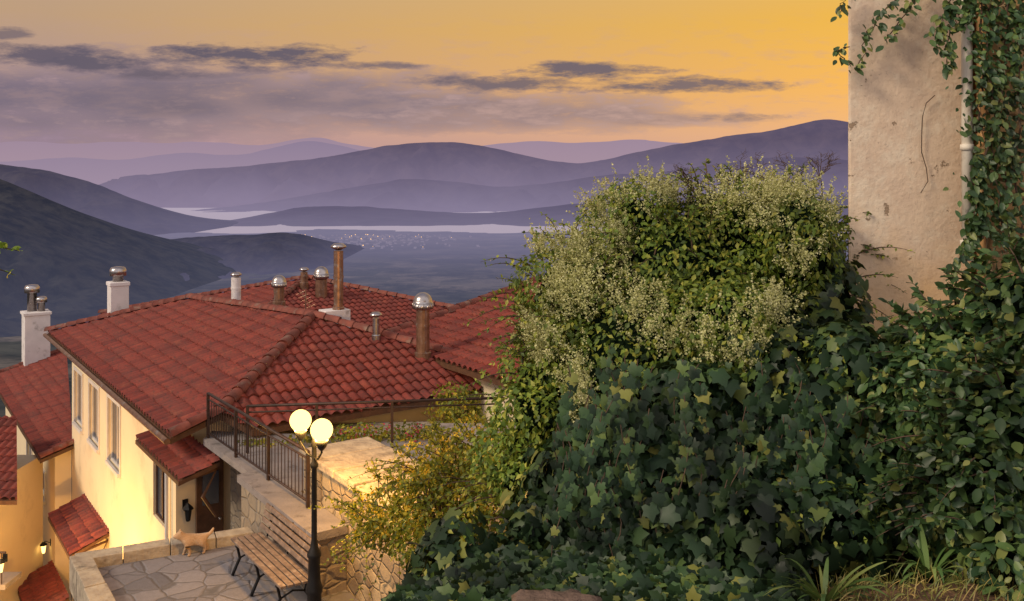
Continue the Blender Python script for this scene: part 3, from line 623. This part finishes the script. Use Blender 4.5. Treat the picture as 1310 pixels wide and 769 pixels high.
# ============================================================ FOLIAGE
def mesh_np(verts, faces_idx, k):
    me = bpy.data.meshes.new('lv'); n = len(verts); m = len(faces_idx)
    me.vertices.add(n); me.vertices.foreach_set('co', verts.astype(np.float32).ravel())
    me.loops.add(m*k); me.loops.foreach_set('vertex_index', faces_idx.astype(np.int32).ravel())
    me.polygons.add(m); me.polygons.foreach_set('loop_start', np.arange(0, m*k, k, dtype=np.int32))
    me.update(calc_edges=True); return me
def nz(a): return a/np.maximum(np.linalg.norm(a, axis=1, keepdims=True), 1e-6)
RH = dict(v=np.array([(0, 0, 0), (.28, .45, .06), (0, 1, -.08), (-.28, .45, .06), (0, .5, -.02)]), f=np.array([(0, 1, 4), (1, 2, 4), (2, 3, 4), (3, 0, 4)]))
iv = [(0, .08, 0), (.2, -.08, .0), (.46, .0, -.05), (.40, .28, .02), (.52, .52, -.08), (.27, .62, .02), (0, 1.0, -.12), (-.27, .62, .02), (-.52, .52, -.08), (-.40, .28, .02), (-.46, 0, -.05), (-.2, -.08, 0), (0, .38, .06)]
IV = dict(v=np.array(iv), f=np.array([(i, (i+1) % 12, 12) for i in range(12)]))
ov = [(0, 0, 0), (.2, .18, .03), (.29, .45, .05), (.2, .78, .02), (0, 1, -.1), (-.2, .78, .02), (-.29, .45, .05), (-.2, .18, .03), (0, .48, -.02)]
OV = dict(v=np.array(ov), f=np.array([(i, (i+1) % 8, 8) for i in range(8)]))
QD = dict(v=np.array([(-.5, 0, 0), (0, -.5, .1), (.5, 0, 0), (0, .5, .1)]), f=np.array([(0, 1, 2), (0, 2, 3)]))
def leaves(P, N, Tp, size, tm):
    N = nz(N); Tp = nz(Tp-N*(Tp*N).sum(1, keepdims=True)); R = np.cross(Tp, N); v = tm['v']; size = size[:, None, None]
    W = P[:, None, :]+size*(v[None, :, 0:1]*R[:, None, :]+v[None, :, 1:2]*Tp[:, None, :]+v[None, :, 2:3]*N[:, None, :])
    f = tm['f'][None]+(np.arange(len(P))*len(v))[:, None, None]
    return W.reshape(-1, 3), f.reshape(-1, 3)
def leafobj(name, sets, mat, parent, tm):
    vs, fs, b = [], [], 0
    for (P, N, Tp, sz) in sets:
        v, f = leaves(P, N, Tp, sz, tm); vs.append(v); fs.append(f+b); b += len(v)
    return put(name, mesh_np(np.concatenate(vs), np.concatenate(fs), 3), mat, parent)
def lobe(px, py, Y, rx, ry, d, k=1.0):
    c = at(px, py, Y); return (np.array(c), np.array((rx/F*Y*k, d*k, ry/F*Y*k)))
def satellites(lobes, n, r0, r1, ymax=.3):
    out = []
    for c, r in lobes:
        for _ in range(n):
            d = rng.normal(size=3); d /= np.linalg.norm(d); d[1] = -abs(d[1]) if d[1] > ymax else d[1]
            R = rng.uniform(r0, r1); out.append((c+d*r*.93, np.array((R, R, R*rng.uniform(.7, 1.2)))))
    return out
def bumpf(p):
    x, y, z = p[:, 0], p[:, 1], p[:, 2]
    return np.sin(5.1*x+2.3*z+1)*np.sin(4.3*z-3.1*y)+.6*np.sin(11*x+7*z+y*3)*np.sin(13*z+5*y-2)+.35*np.sin(27*x-9*z)*np.sin(23*z+17*y)
def shell(lobes, n, others=None, lo=.86, hi=1.08, bump=.08, back=.55):
    others = others if others is not None else lobes
    w = np.array([r[0]*r[2]+r[1]*r[2]+r[0]*r[1] for _, r in lobes]); cnt = (n*w/w.sum()*1.7).astype(int); Ps, Ns = [], []
    for (c, r), m in zip(lobes, cnt):
        d = nz(rng.normal(size=(m, 3))); d = d[d[:, 1] < back]
        nn = nz(d/r); p0 = c+d*r; k = 1+bump*bumpf(p0)
        p = c+d*r*(k*rng.uniform(lo, hi, len(d)))[:, None]; keep = np.ones(len(d), bool)
        for (c2, r2) in others:
            if c2 is c: continue
            keep &= (((p-c2)/r2)**2).sum(1) > .72
        Ps.append(p[keep]); Ns.append(nn[keep])
    return np.concatenate(Ps), np.concatenate(Ns)
def orient(N, out=1., up=.35, jit=.6, tipdown=.8, tipout=.3):
    m = len(N); nn = N*out+np.array((0, -.15, up))+rng.normal(size=(m, 3))*jit
    tt = np.array((0, 0, -tipdown))+N*tipout+rng.normal(size=(m, 3))*.5; return nz(nn), tt
def cores(lobes, name, parent, k=.86):  # solid dark blobs added to close the view through the bush
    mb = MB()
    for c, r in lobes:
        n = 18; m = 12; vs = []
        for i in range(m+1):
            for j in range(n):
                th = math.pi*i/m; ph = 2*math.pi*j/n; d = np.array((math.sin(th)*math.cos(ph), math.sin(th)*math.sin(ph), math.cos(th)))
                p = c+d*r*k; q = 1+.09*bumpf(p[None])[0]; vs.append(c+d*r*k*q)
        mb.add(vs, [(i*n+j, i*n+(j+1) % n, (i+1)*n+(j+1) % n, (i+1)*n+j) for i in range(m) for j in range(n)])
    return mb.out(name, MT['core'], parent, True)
def shoots(base, dirs, length, m, droop, size):
    P, N, Tp, sz = [], [], [], []; mb = MB()
    for b, d in zip(base, dirs):
        L = length*random.uniform(.4, 1.5); d = d/np.linalg.norm(d); pts = []
        side = np.cross(d, (0, 0, 1)); side = side/(np.linalg.norm(side)+1e-6); cv = random.uniform(-.5, .5)
        for i in range(7):
            t = i/6; pts.append(b+d*L*t+side*cv*L*t*t*.5+np.array((0, 0, -droop*L*t*t)))
        mb.tube(pts, [.006, .005, .004, .004, .003, .002, .001], 4, False)
        for i in range(m):
            t = random.uniform(.1, 1); q = t*6; a = int(min(q, 5)); p = pts[a]+(pts[a+1]-pts[a])*(q-a); td = pts[a+1]-pts[a]
            P.append(p); tt = td/np.linalg.norm(td)*.6+rng.normal(size=3)*.7; Tp.append(tt); N.append(np.array((0, -.3, .8))+rng.normal(size=3)*.6); sz.append(size*random.uniform(.6, 1.2)*(1.15-.5*t))
    return (np.array(P), np.array(N), np.array(Tp), np.array(sz)), mb
def topx(P): return HX+F*P[:, 0]/P[:, 1], HY-F*P[:, 2]/P[:, 1]
VL0 = [lobe(860, 350, 6.7, 130, 95, .75, .9), lobe(742, 400, 6.6, 82, 88, .6, .9), lobe(712, 525, 6.3, 68, 100, .5, .9), lobe(980, 345, 6.7, 100, 88, .7, .95), lobe(845, 470, 6.1, 155, 118, .75, .93), lobe(935, 450, 6.0, 105, 100, .7, .93), lobe(672, 615, 6.0, 45, 72, .4, .9), lobe(815, 285, 6.8, 45, 34, .35), lobe(1022, 310, 6.0, 42, 62, .35), lobe(925, 285, 6.7, 60, 45, .4)]
IL0 = [lobe(1010, 530, 5.7, 125, 150, .8, .93), lobe(820, 640, 5.5, 165, 125, .8, .93), lobe(985, 690, 5.1, 160, 105, .7, .93), lobe(670, 735, 5.2, 120, 45, .45), lobe(1052, 430, 6.0, 46, 95, .4), lobe(880, 560, 5.7, 130, 110, .7, .93), lobe(1090, 620, 5.3, 70, 90, .4), lobe(1150, 650, 5.3, 80, 100, .4)]
VS = satellites(VL0[:8]+VL0[9:], 10, .07, .24)+satellites(VL0[8:9], 4, .06, .12, 0); IS = satellites(IL0[:4]+IL0[5:], 7, .10, .28, -.1)
VL = VL0+VS; IL = IL0+IS; ALL = VL+IL
vine = thing('flowering_vine', 'large bushy climber covered in pale cream blossom sprays, above the ivy', 'bush', (.9, 6.5, -2.5))
P, N = shell(VL, 52000, ALL, .78, 1.15, .14); n_, t_ = orient(N)
sets = [(P, n_, t_, rng.uniform(.024, .062, len(P)))]
bq, bnq = shell(VL0[:4]+VL0[6:8]+VL0[9:], 700, ALL, .95, 1.05, .08, .4); bq_i = rng.permutation(len(bq))[:480]; bq = bq[bq_i]; bnq = bnq[bq_i]
ss, sm_ = shoots(bq, bnq+np.array((0, 0, .5))+rng.normal(size=(len(bq), 3))*.4, .38, 20, .45, .050)
sets.append(ss)
leafobj('leaves', sets, MT['lv_vine'], vine, RH); sm_.out('stems', MT['twig'], vine)
cores(VL0, 'shade_core', vine, .82)
zones = [(790, 280, 52, 34), (735, 370, 46, 46), (765, 330, 42, 28), (865, 430, 66, 32), (820, 400, 46, 34), (935, 440, 44, 42), (1000, 268, 75, 38), (935, 262, 52, 30), (745, 490, 28, 46), (700, 440, 28, 34), (760, 560, 20, 44), (1030, 325, 34, 32), (975, 400, 42, 22), (700, 320, 24, 20), (840, 250, 30, 20)]
P, N = shell(VL+IL0[5:6], 16000, ALL, .98, 1.14, .14, .3); X, Y = topx(P); keep = np.zeros(len(P), bool)
for a, b, c, d in zones: keep |= (((X-a)/c)**2+((Y-b)/d)**2) < rng.uniform(.1, 1.1, len(P))
keep &= rng.random(len(P)) < .66+.34*np.sign(bumpf(P*1.9)+.2)
P, N = P[keep], N[keep]
ax = nz(N*.8+np.array((0, -.1, .9))+rng.normal(size=(len(P), 3))*.5); m = 44
t = rng.uniform(0, 1, (len(P), m)); Ln = rng.uniform(.10, .26, len(P)); sp_ = (1-t)*.026+.004
Q = P[:, None, :]+ax[:, None, :]*(t*Ln[:, None])[..., None]+rng.normal(size=(len(P), m, 3))*sp_[..., None]*.75
Q = Q.reshape(-1, 3); leafobj('blossom', [(Q, rng.normal(size=Q.shape), rng.normal(size=Q.shape), rng.uniform(.009, .017, len(Q)))], MT['fl_pale'], vine, QD)
print('panicles', len(P))
ivy = thing('ivy', 'dark glossy ivy hanging in a thick curtain below the blossoming climber', 'ivy', (1.2, 5.3, -2.5))
P, N = shell(IL, 15000, ALL, .82, 1.14, .13, .45); n_, t_ = orient(N, 1.1, .1, .5, 1.1, .2)
leafobj('leaves', [(P, n_, t_, rng.uniform(.045, .125, len(P)))], MT['lv_ivy'], ivy, IV); cores(IL0, 'shade_core', ivy, .82)
P, N = shell(IL, 9000, ALL, .98, 1.08, .09, .4); k = bumpf(P*.7) > .35; P, N = P[k], N[k]; n_, t_ = orient(N)
leafobj('young_leaves', [(P, n_, t_, rng.uniform(.025, .055, len(P)))], MT['lv_vine'], ivy, RH)
mb = MB(); Ps, Ns, Ts, Sz = [], [], [], []
for i in range(60):
    px = random.uniform(700, 1110); py = random.uniform(430, 620); Yd = np.interp(py, [400, 700], [5.12, 4.5])+random.uniform(-.05, .1); b = np.array(at(px, py, Yd)); L = random.uniform(.35, .95); pts = []
    for j in range(8): t = j/7; pts.append(b+np.array((.05*math.sin(t*5+i), -.02+.03*math.cos(t*4+i), -L*t)))
    mb.tube(pts, .003, 4, False)
    for j in range(int(L*34)):
        t = random.random(); q = min(int(t*7), 6); Ps.append(pts[q]+(pts[q+1]-pts[q])*(t*7-q)); Ns.append((random.gauss(0, .4), -1.0, .3)); Ts.append((random.gauss(0, .6), -.1, -.9)); Sz.append(random.uniform(.035, .085)*(1.1-.4*t))
mb.out('runners', MT['twig'], ivy); leafobj('runner_leaves', [(np.array(Ps), np.array(Ns), np.array(Ts), np.array(Sz))], MT['lv_ivy'], ivy, IV)
P = []
for i in range(5600):
    px = random.uniform(500, 1030); pt = np.interp(px, [505, 560, 640, 900, 1010], [765, 735, 705, 705, 735]); py = random.uniform(pt, 830); Yq = np.interp(py, [700, 800], [4.9, 3.8])+random.uniform(-.12, .12); P.append(at(px, py, Yq))
P = np.array(P); N = np.tile((0, -.9, .35), (len(P), 1)); n_, t_ = orient(N, 1, .1, .55)
leafobj('trailing_leaves', [(P, n_, t_, rng.uniform(.035, .10, len(P)))], MT['lv_ivy'], ivy, IV)
RL0 = [lobe(1240, 460, 4.9, 72, 64, .4), lobe(1295, 400, 4.7, 55, 60, .35), lobe(1185, 510, 5.0, 60, 55, .35), lobe(1290, 560, 4.4, 85, 105, .4), lobe(1230, 620, 4.5, 60, 80, .35), lobe(1310, 690, 4.1, 70, 70, .3), lobe(1145, 460, 5.4, 36, 40, .25)]
RL = RL0+satellites(RL0, 6, .07, .2, .2)
lau = thing('leafy_bush', 'dark bush with long glossy leaves at the right edge below the plaster wall', 'bush', (2.7, 4.7, -1.8))
P, N = shell(RL, 10500, RL, .75, 1.2, .16, .6); n_, t_ = orient(N, .8, .5, .6, .5, .6)
bp, bn_ = shell(RL0, 240, RL0, .95, 1.05, .1, .4)
ss, sm_ = shoots(bp[:190], bn_[:190]+np.array((0, 0, .25))+rng.normal(size=(min(190, len(bp)), 3))*.3, .27, 16, .3, .075)
leafobj('leaves', [(P, n_, t_, rng.uniform(.035, .09, len(P))), ss], MT['lv_dark'], lau, OV); sm_.out('stems', MT['twig'], lau); cores(RL0, 'shade_core', lau, .68)
hv = thing('hanging_creeper', 'creeper trailing down the ochre wall beside the drainpipe at the top right', 'creeper', (3.5, 6, -1))
mb = MB(); Ps, Ns, Ts, Sz = [], [], [], []
strands = [([(1235, -30), (1218, 20), (1212, 60), (1214, 95)], 50), ([(1258, -30), (1254, 40), (1262, 90), (1252, 130), (1256, 175)], 110), ([(1268, -30), (1262, 60), (1272, 140), (1258, 230), (1262, 320)], 130), ([(1290, -30), (1285, 70), (1276, 150), (1290, 240), (1280, 330)], 170), ([(1310, -20), (1300, 80), (1305, 180), (1295, 260)], 120), ([(1320, -20), (1312, 90), (1318, 200), (1305, 340)], 120),
           ([(1180, -30), (1140, 5), (1110, 40), (1098, 95)], 40), ([(1200, -30), (1160, 10), (1130, 60)], 32), ([(1085, -20), (1078, 5), (1075, 20)], 14), ([(1220, -20), (1205, 20), (1200, 60)], 40), ([(1275, -30), (1300, 30), (1278, 100), (1270, 190), (1285, 300)], 100), ([(1085, 60), (1070, 65), (1090, 85)], 8), ([(1245, -30), (1240, 10), (1226, 40)], 40), ([(1260, 250), (1240, 300), (1220, 345)], 60), ([(1252, 200), (1246, 250), (1250, 300)], 50)]
random.seed(9)
for pl, n in strands:
    pts = []
    for i in range(len(pl)-1):
        for j in range(6): t = j/6; pts.append(np.array(at(pl[i][0]+(pl[i+1][0]-pl[i][0])*t+random.uniform(-4, 4), pl[i][1]+(pl[i+1][1]-pl[i][1])*t, 5.93+random.uniform(-.02, .04)+(.25 if pl[0][0] < 1210 else 0))))
    mb.tube(pts, .007 if n > 100 else .004, 5, False)
    for j in range(int(n*2.0)):
        q = random.randrange(len(pts)-1); wob = .5+abs(math.sin(q*1.1+n))*1.1
        Ps.append(pts[q]+(pts[q+1]-pts[q])*random.random()+rng.normal(size=3)*(.05*wob if n > 60 else .022)*np.array((1, .6, 1))); Ns.append((random.gauss(0, .5), -.8, .5)); Ts.append((random.gauss(0, .7), -.2, -.5)); Sz.append(random.uniform(.025, .08))
mb.out('stems', MT['twig'], hv); leafobj('leaves', [(np.array(Ps), np.array(Ns), np.array(Ts), np.array(Sz))], MT['lv_dark'], hv, OV)
tw = thing('dry_branches', 'bare dry twigs sticking up above the top of the blossoming climber', 'branch', at(960, 250, 6.7))
mb = MB(); random.seed(11)
def branch(p, d, L, r, lv):
    q = p+d*L; m_ = p+d*L*.5+Vector((random.gauss(0, .02), random.gauss(0, .02), 0)); mb.tube([p, m_, q], [r, r*.8, r*.6], 4, False)
    if lv:
        for _ in range(3):
            dd = (d+Vector((random.gauss(0, .6), random.gauss(0, .3), random.gauss(0, .3)))).normalized(); branch(p.lerp(q, random.uniform(.4, 1)), dd, L*.6, r*.65, lv-1)
for px in (895, 965, 988, 1008, 1030, 1052): branch(at(px, 250, 6.6), Vector((random.gauss(-.1, .6), 0, 1)).normalized(), .20, .0052, 3)
mb.out('twigs', MT['twig'], tw)
ys_ = thing('flowering_shrub', 'loose shrub with small yellow flowers lit by the lamp in front of the stone wall', 'shrub', (-1.2, 9.4, -5.5))
SL = [lobe(565, 612, 9.3, 50, 40, .5), lobe(495, 662, 9.5, 42, 24, .4), lobe(620, 600, 9.0, 45, 55, .45), lobe(590, 665, 9.0, 58, 40, .5), lobe(545, 700, 9.0, 38, 20, .4)]
P, N = shell(SL, 4600, SL, .35, 1.3, .28, .9); n_, t_ = orient(N, .5, .5, .7)
b0 = np.array(at(585, 770, 9.2))
bp, bn_ = shell(SL, 260, SL, .7, .95, .1, .9); bp = bp[:180]
ss, sm_ = shoots(bp, bn_[:180]+np.array((-.3, 0, .3))+rng.normal(size=(len(bp), 3))*.4, .45, 22, .25, .065)
for p in bp[:60]:
    mid = (b0+p)/2+rng.normal(size=3)*.05; sm_.tube([b0+rng.normal(size=3)*.08, mid, p], [.014, .01, .005], 5, False)
leafobj('leaves', [(P, n_, t_, rng.uniform(.035, .08, len(P))), ss], MT['lv_yel'], ys_, RH); sm_.out('stems', MT['twig'], ys_)
P, N = shell(SL[:3], 260, SL, .9, 1.15, .2, .5); Q = (P[:, None, :]+rng.normal(size=(len(P), 7, 3))*.016).reshape(-1, 3)
leafobj('blossom', [(Q, rng.normal(size=Q.shape), rng.normal(size=Q.shape), rng.uniform(.018, .03, len(Q)))], MT['fl_yel'], ys_, QD)
gs = thing('garden_plants', 'yellow green plants with a few magenta flowers growing behind the long railing', 'plants', (-2, 15.3, -5))
GL = [lobe(455, 568, 15.2, 40, 24, .3), lobe(520, 570, 15.3, 40, 26, .3), lobe(590, 560, 15.4, 40, 28, .3), lobe(590, 520, 15.5, 28, 28, .3), lobe(395, 578, 15, 36, 22, .3), lobe(335, 580, 14.9, 30, 18, .3)]
P, N = shell(GL, 4200, GL, .5, 1.2, .2, .9); n_, t_ = orient(N, .5, .5, .7); leafobj('leaves', [(P, n_, t_, rng.uniform(.05, .11, len(P)))], MT['lv_yel'], gs, RH)
P, N = shell(GL[:2], 70, GL, .8, 1.2, .2, .5); Q = (P[:, None, :]+rng.normal(size=(len(P), 6, 3))*.03).reshape(-1, 3)
leafobj('blossom', [(Q, rng.normal(size=Q.shape), rng.normal(size=Q.shape), rng.uniform(.03, .05, len(Q)))], MT['fl_mag'], gs, QD)
sg = thing('leafy_sprig', 'small bright green leafy twig poking in at the left edge', 'branch', at(-20, 330, 4))
ss, sm_ = shoots(np.array([at(-36, 316, 4), at(-32, 338, 4), at(-38, 328, 4)]), np.array([(1, 0, .1), (1, 0, -.1), (1, .1, 0)]), .2, 18, .2, .05)
leafobj('leaves', [ss], leafmat('sprig_leaves', [(0, (.10, .18, .02)), (1, (.2, .3, .04))], .4), sg, OV); sm_.out('stems', MT['twig'], sg)
random.seed(21); V_, F_ = [], []
def blade(p, d, L, w, droop):
    b = len(V_); s = Vector((-d.y, d.x, 0)).normalized() if (abs(d.x)+abs(d.y)) > .01 else Vector((1, 0, 0))
    if w > .006: s = (s+Vector((random.uniform(.2, 1), 0, 0))).normalized()
    for i in range(7):
        t = i/6; c = p+d*L*t+Vector((0, 0, -droop*L*t*t)); ww = w*(1-t)**.6*(.6+.8*min(t*3, 1))/1.4
        V_.append(c-s*ww); V_.append(c+s*ww+Vector((0, 0, .003)))
    for i in range(6): F_.append((b+2*i, b+2*i+1, b+2*i+3, b+2*i+2))
for i in range(3800):
    x = random.uniform(.95, 3.0); y = random.uniform(3.3, 4.5)
    p = Vector((x, y, bankz(x, y)-.01)); d = Vector((random.gauss(0, .5), random.gauss(-.1, .4), 1)).normalized(); blade(p, d, random.uniform(.04, .16), .003, random.uniform(.1, .6))
o = MB().add(V_, F_).out('dry_grass', MT['grass']); tag(o, 'dry grass and weeds on the bank at the bottom right', 'grass', None, 'stuff')
for j, (px, py, Yg, lab) in enumerate(((1190, 738, 4.05, 'strap leaved plant with arching blades at the foot of the dark bush'), (1055, 772, 3.8, 'small tuft of bright grass blades at the bottom edge right of the ivy'))):
    V_, F_ = [], []; p = at(px, py, Yg)
    for i in range(22 if j == 0 else 24):
        a = random.uniform(0, 6.28); d = Vector((math.cos(a)*.8, math.sin(a)*.4, random.uniform(.5, 1.1))).normalized(); blade(p+Vector((math.cos(a), math.sin(a), 0))*.02, d, random.uniform(.20, .40), .017, random.uniform(.3, .8))
    o = MB().add(V_, F_).out('grass_tuft', MT['strap']); tag(o, lab, 'plant'); recentre(o)
rk = MB().sphere((0, 0, 0), 1, 40); me = rk.mesh()
for v in me.vertices: n = 1+.5*fr(v.co.x*1.7, v.co.y*1.7, v.co.z*1.7); v.co = Vector((v.co.x*.22*n, v.co.y*.16*n, v.co.z*.065*n))
o = put('boulder', me, MT['rock'], None, True); o.location = at(712, 788, 3.5); tag(o, 'flat brown rock at the bottom edge below the ivy', 'rock')
# ============================================================ CAMERA, WORLD, SUN
cd = bpy.data.cameras.new('camera'); cam = bpy.data.objects.new('camera', cd); COL.objects.link(cam); S.camera = cam
cam.rotation_euler = (math.radians(90), 0, 0); cd.sensor_width = 36; cd.lens = F/1310*36; cd.shift_y = -(384.5-HY)/1310; cd.clip_start = .05; cd.clip_end = 200000
W = bpy.data.worlds.new('World'); S.world = W; W.use_nodes = True; T = NT(W.node_tree); T.n.clear()
tc = T.new('ShaderNodeTexCoord'); sx = T.new('ShaderNodeSeparateXYZ'); T.l.new(tc.outputs['Generated'], sx.inputs[0]); x, y, z = sx.outputs
yy = T.math('MAXIMUM', y, .12); u = T.math('DIVIDE', x, yy); v = T.math('DIVIDE', z, yy)
L = T.ramp(z, [(0, (.34, .24, .34)), (.045, (.38, .26, .33)), (.10, (.44, .29, .27)), (.165, (.51, .33, .20)), (.3, (.45, .36, .30)), (1, (.22, .23, .34))])
R = T.ramp(z, [(0, (.66, .37, .26)), (.05, (.84, .44, .20)), (.10, (.92, .46, .09)), (.17, (.86, .46, .055)), (.3, (.65, .45, .22)), (1, (.25, .25, .34))])
tt = T.maprange(u, -.52, .40); base = T.mix(tt, L, R)
cv = T.new('ShaderNodeCombineXYZ'); T.put(cv.inputs[0], T.math('MULTIPLY', u, 11)); T.put(cv.inputs[1], T.math('MULTIPLY', v, 44))
n1 = T.noise(cv.outputs[0], 1.0, 9, .68); n2 = T.noise(cv.outputs[0], 2.0, 6, .66)
def ell(lst, namp, soft):
    acc = None
    for (px, py, rx, ry, st) in lst:
        a = T.math('MULTIPLY_ADD', u, F/rx, -(px-HX)/rx); b = T.math('MULTIPLY_ADD', v, F/ry, -(HY-py)/ry)
        q = T.math('SUBTRACT', 1.0, T.math('ADD', T.math('MULTIPLY', a, a), T.math('MULTIPLY', b, b)))
        q = T.math('MAXIMUM', q, -2.0)
        q = T.math('MULTIPLY', q, soft); q = T.math('ADD', q, T.math('MULTIPLY_ADD', n1, namp, -.5*namp), clamp=True)
        q = T.math('MULTIPLY', q, st)
        acc = q if acc is None else T.math('MAXIMUM', acc, q)
    return acc
broad = ell([(140, 128, 400, 72, .97), (430, 128, 310, 50, .95), (640, 143, 330, 32, .85), (840, 152, 170, 14, .75)], 3.4, 1.2)
dark = ell([(35, 72, 100, 19, .9), (125, 80, 95, 17, .95), (310, 74, 150, 20, 1), (215, 92, 95, 13, .85), (470, 84, 70, 7, .8), (15, 43, 40, 8, .7), (740, 90, 120, 12, 1), (640, 107, 150, 14, .9), (850, 108, 145, 12, .95), (925, 150, 70, 7, .75), (250, 125, 260, 26, .45)], 5.4, .9)
bcol = T.mix(T.ramp(n2, [(.38, 0.0), (.66, 1.0)]), T.mix(tt, (.185, .145, .20), (.29, .21, .23)), T.mix(tt, (.31, .22, .255), (.50, .33, .28)))
sky = T.mix(broad, base, bcol)
sky = T.mix(T.math('MULTIPLY', T.math('MULTIPLY', T.ramp(n2, [(.5, 0.0), (.7, 1.0)]), T.maprange(v, .03, .09)), T.maprange(v, .2, .12, 0, .4)), sky, (.50, .32, .31))
sky = T.mix(dark, sky, T.mix(tt, (.115, .095, .135), (.19, .135, .145)))
bk = T.maprange(y, .12, -.35); sky = T.mix(bk, sky, (.86, .80, .80))
sky = T.mix(T.maprange(z, 0, -.05), sky, (.15, .13, .14))
b1 = T.new('ShaderNodeBackground'); T.put(b1.inputs[0], sky); b1.inputs[1].default_value = 1.0
ns = T.new('ShaderNodeTexSky', sky_type='NISHITA'); ns.sun_disc = False; ns.sun_elevation = math.radians(4); ns.sun_rotation = math.radians(50)
b2 = T.new('ShaderNodeBackground'); T.put(b2.inputs[0], ns.outputs[0]); b2.inputs[1].default_value = .006
ad = T.new('ShaderNodeAddShader'); T.l.new(b1.outputs[0], ad.inputs[0]); T.l.new(b2.outputs[0], ad.inputs[1])
wo = T.new('ShaderNodeOutputWorld'); T.l.new(ad.outputs[0], wo.inputs[0])
sl_ = bpy.data.lights.new('sun', 'SUN'); sl_.energy = 2.3; sl_.angle = math.radians(14); sl_.color = (1, .85, .62)
so = bpy.data.objects.new('sun', sl_); COL.objects.link(so); so.rotation_euler = Vector((-.75, -.42, .62)).to_track_quat('Z', 'Y').to_euler()
S.view_settings.view_transform = 'Standard'; S.view_settings.look = 'None'; S.view_settings.exposure = 0; S.view_settings.gamma = 1
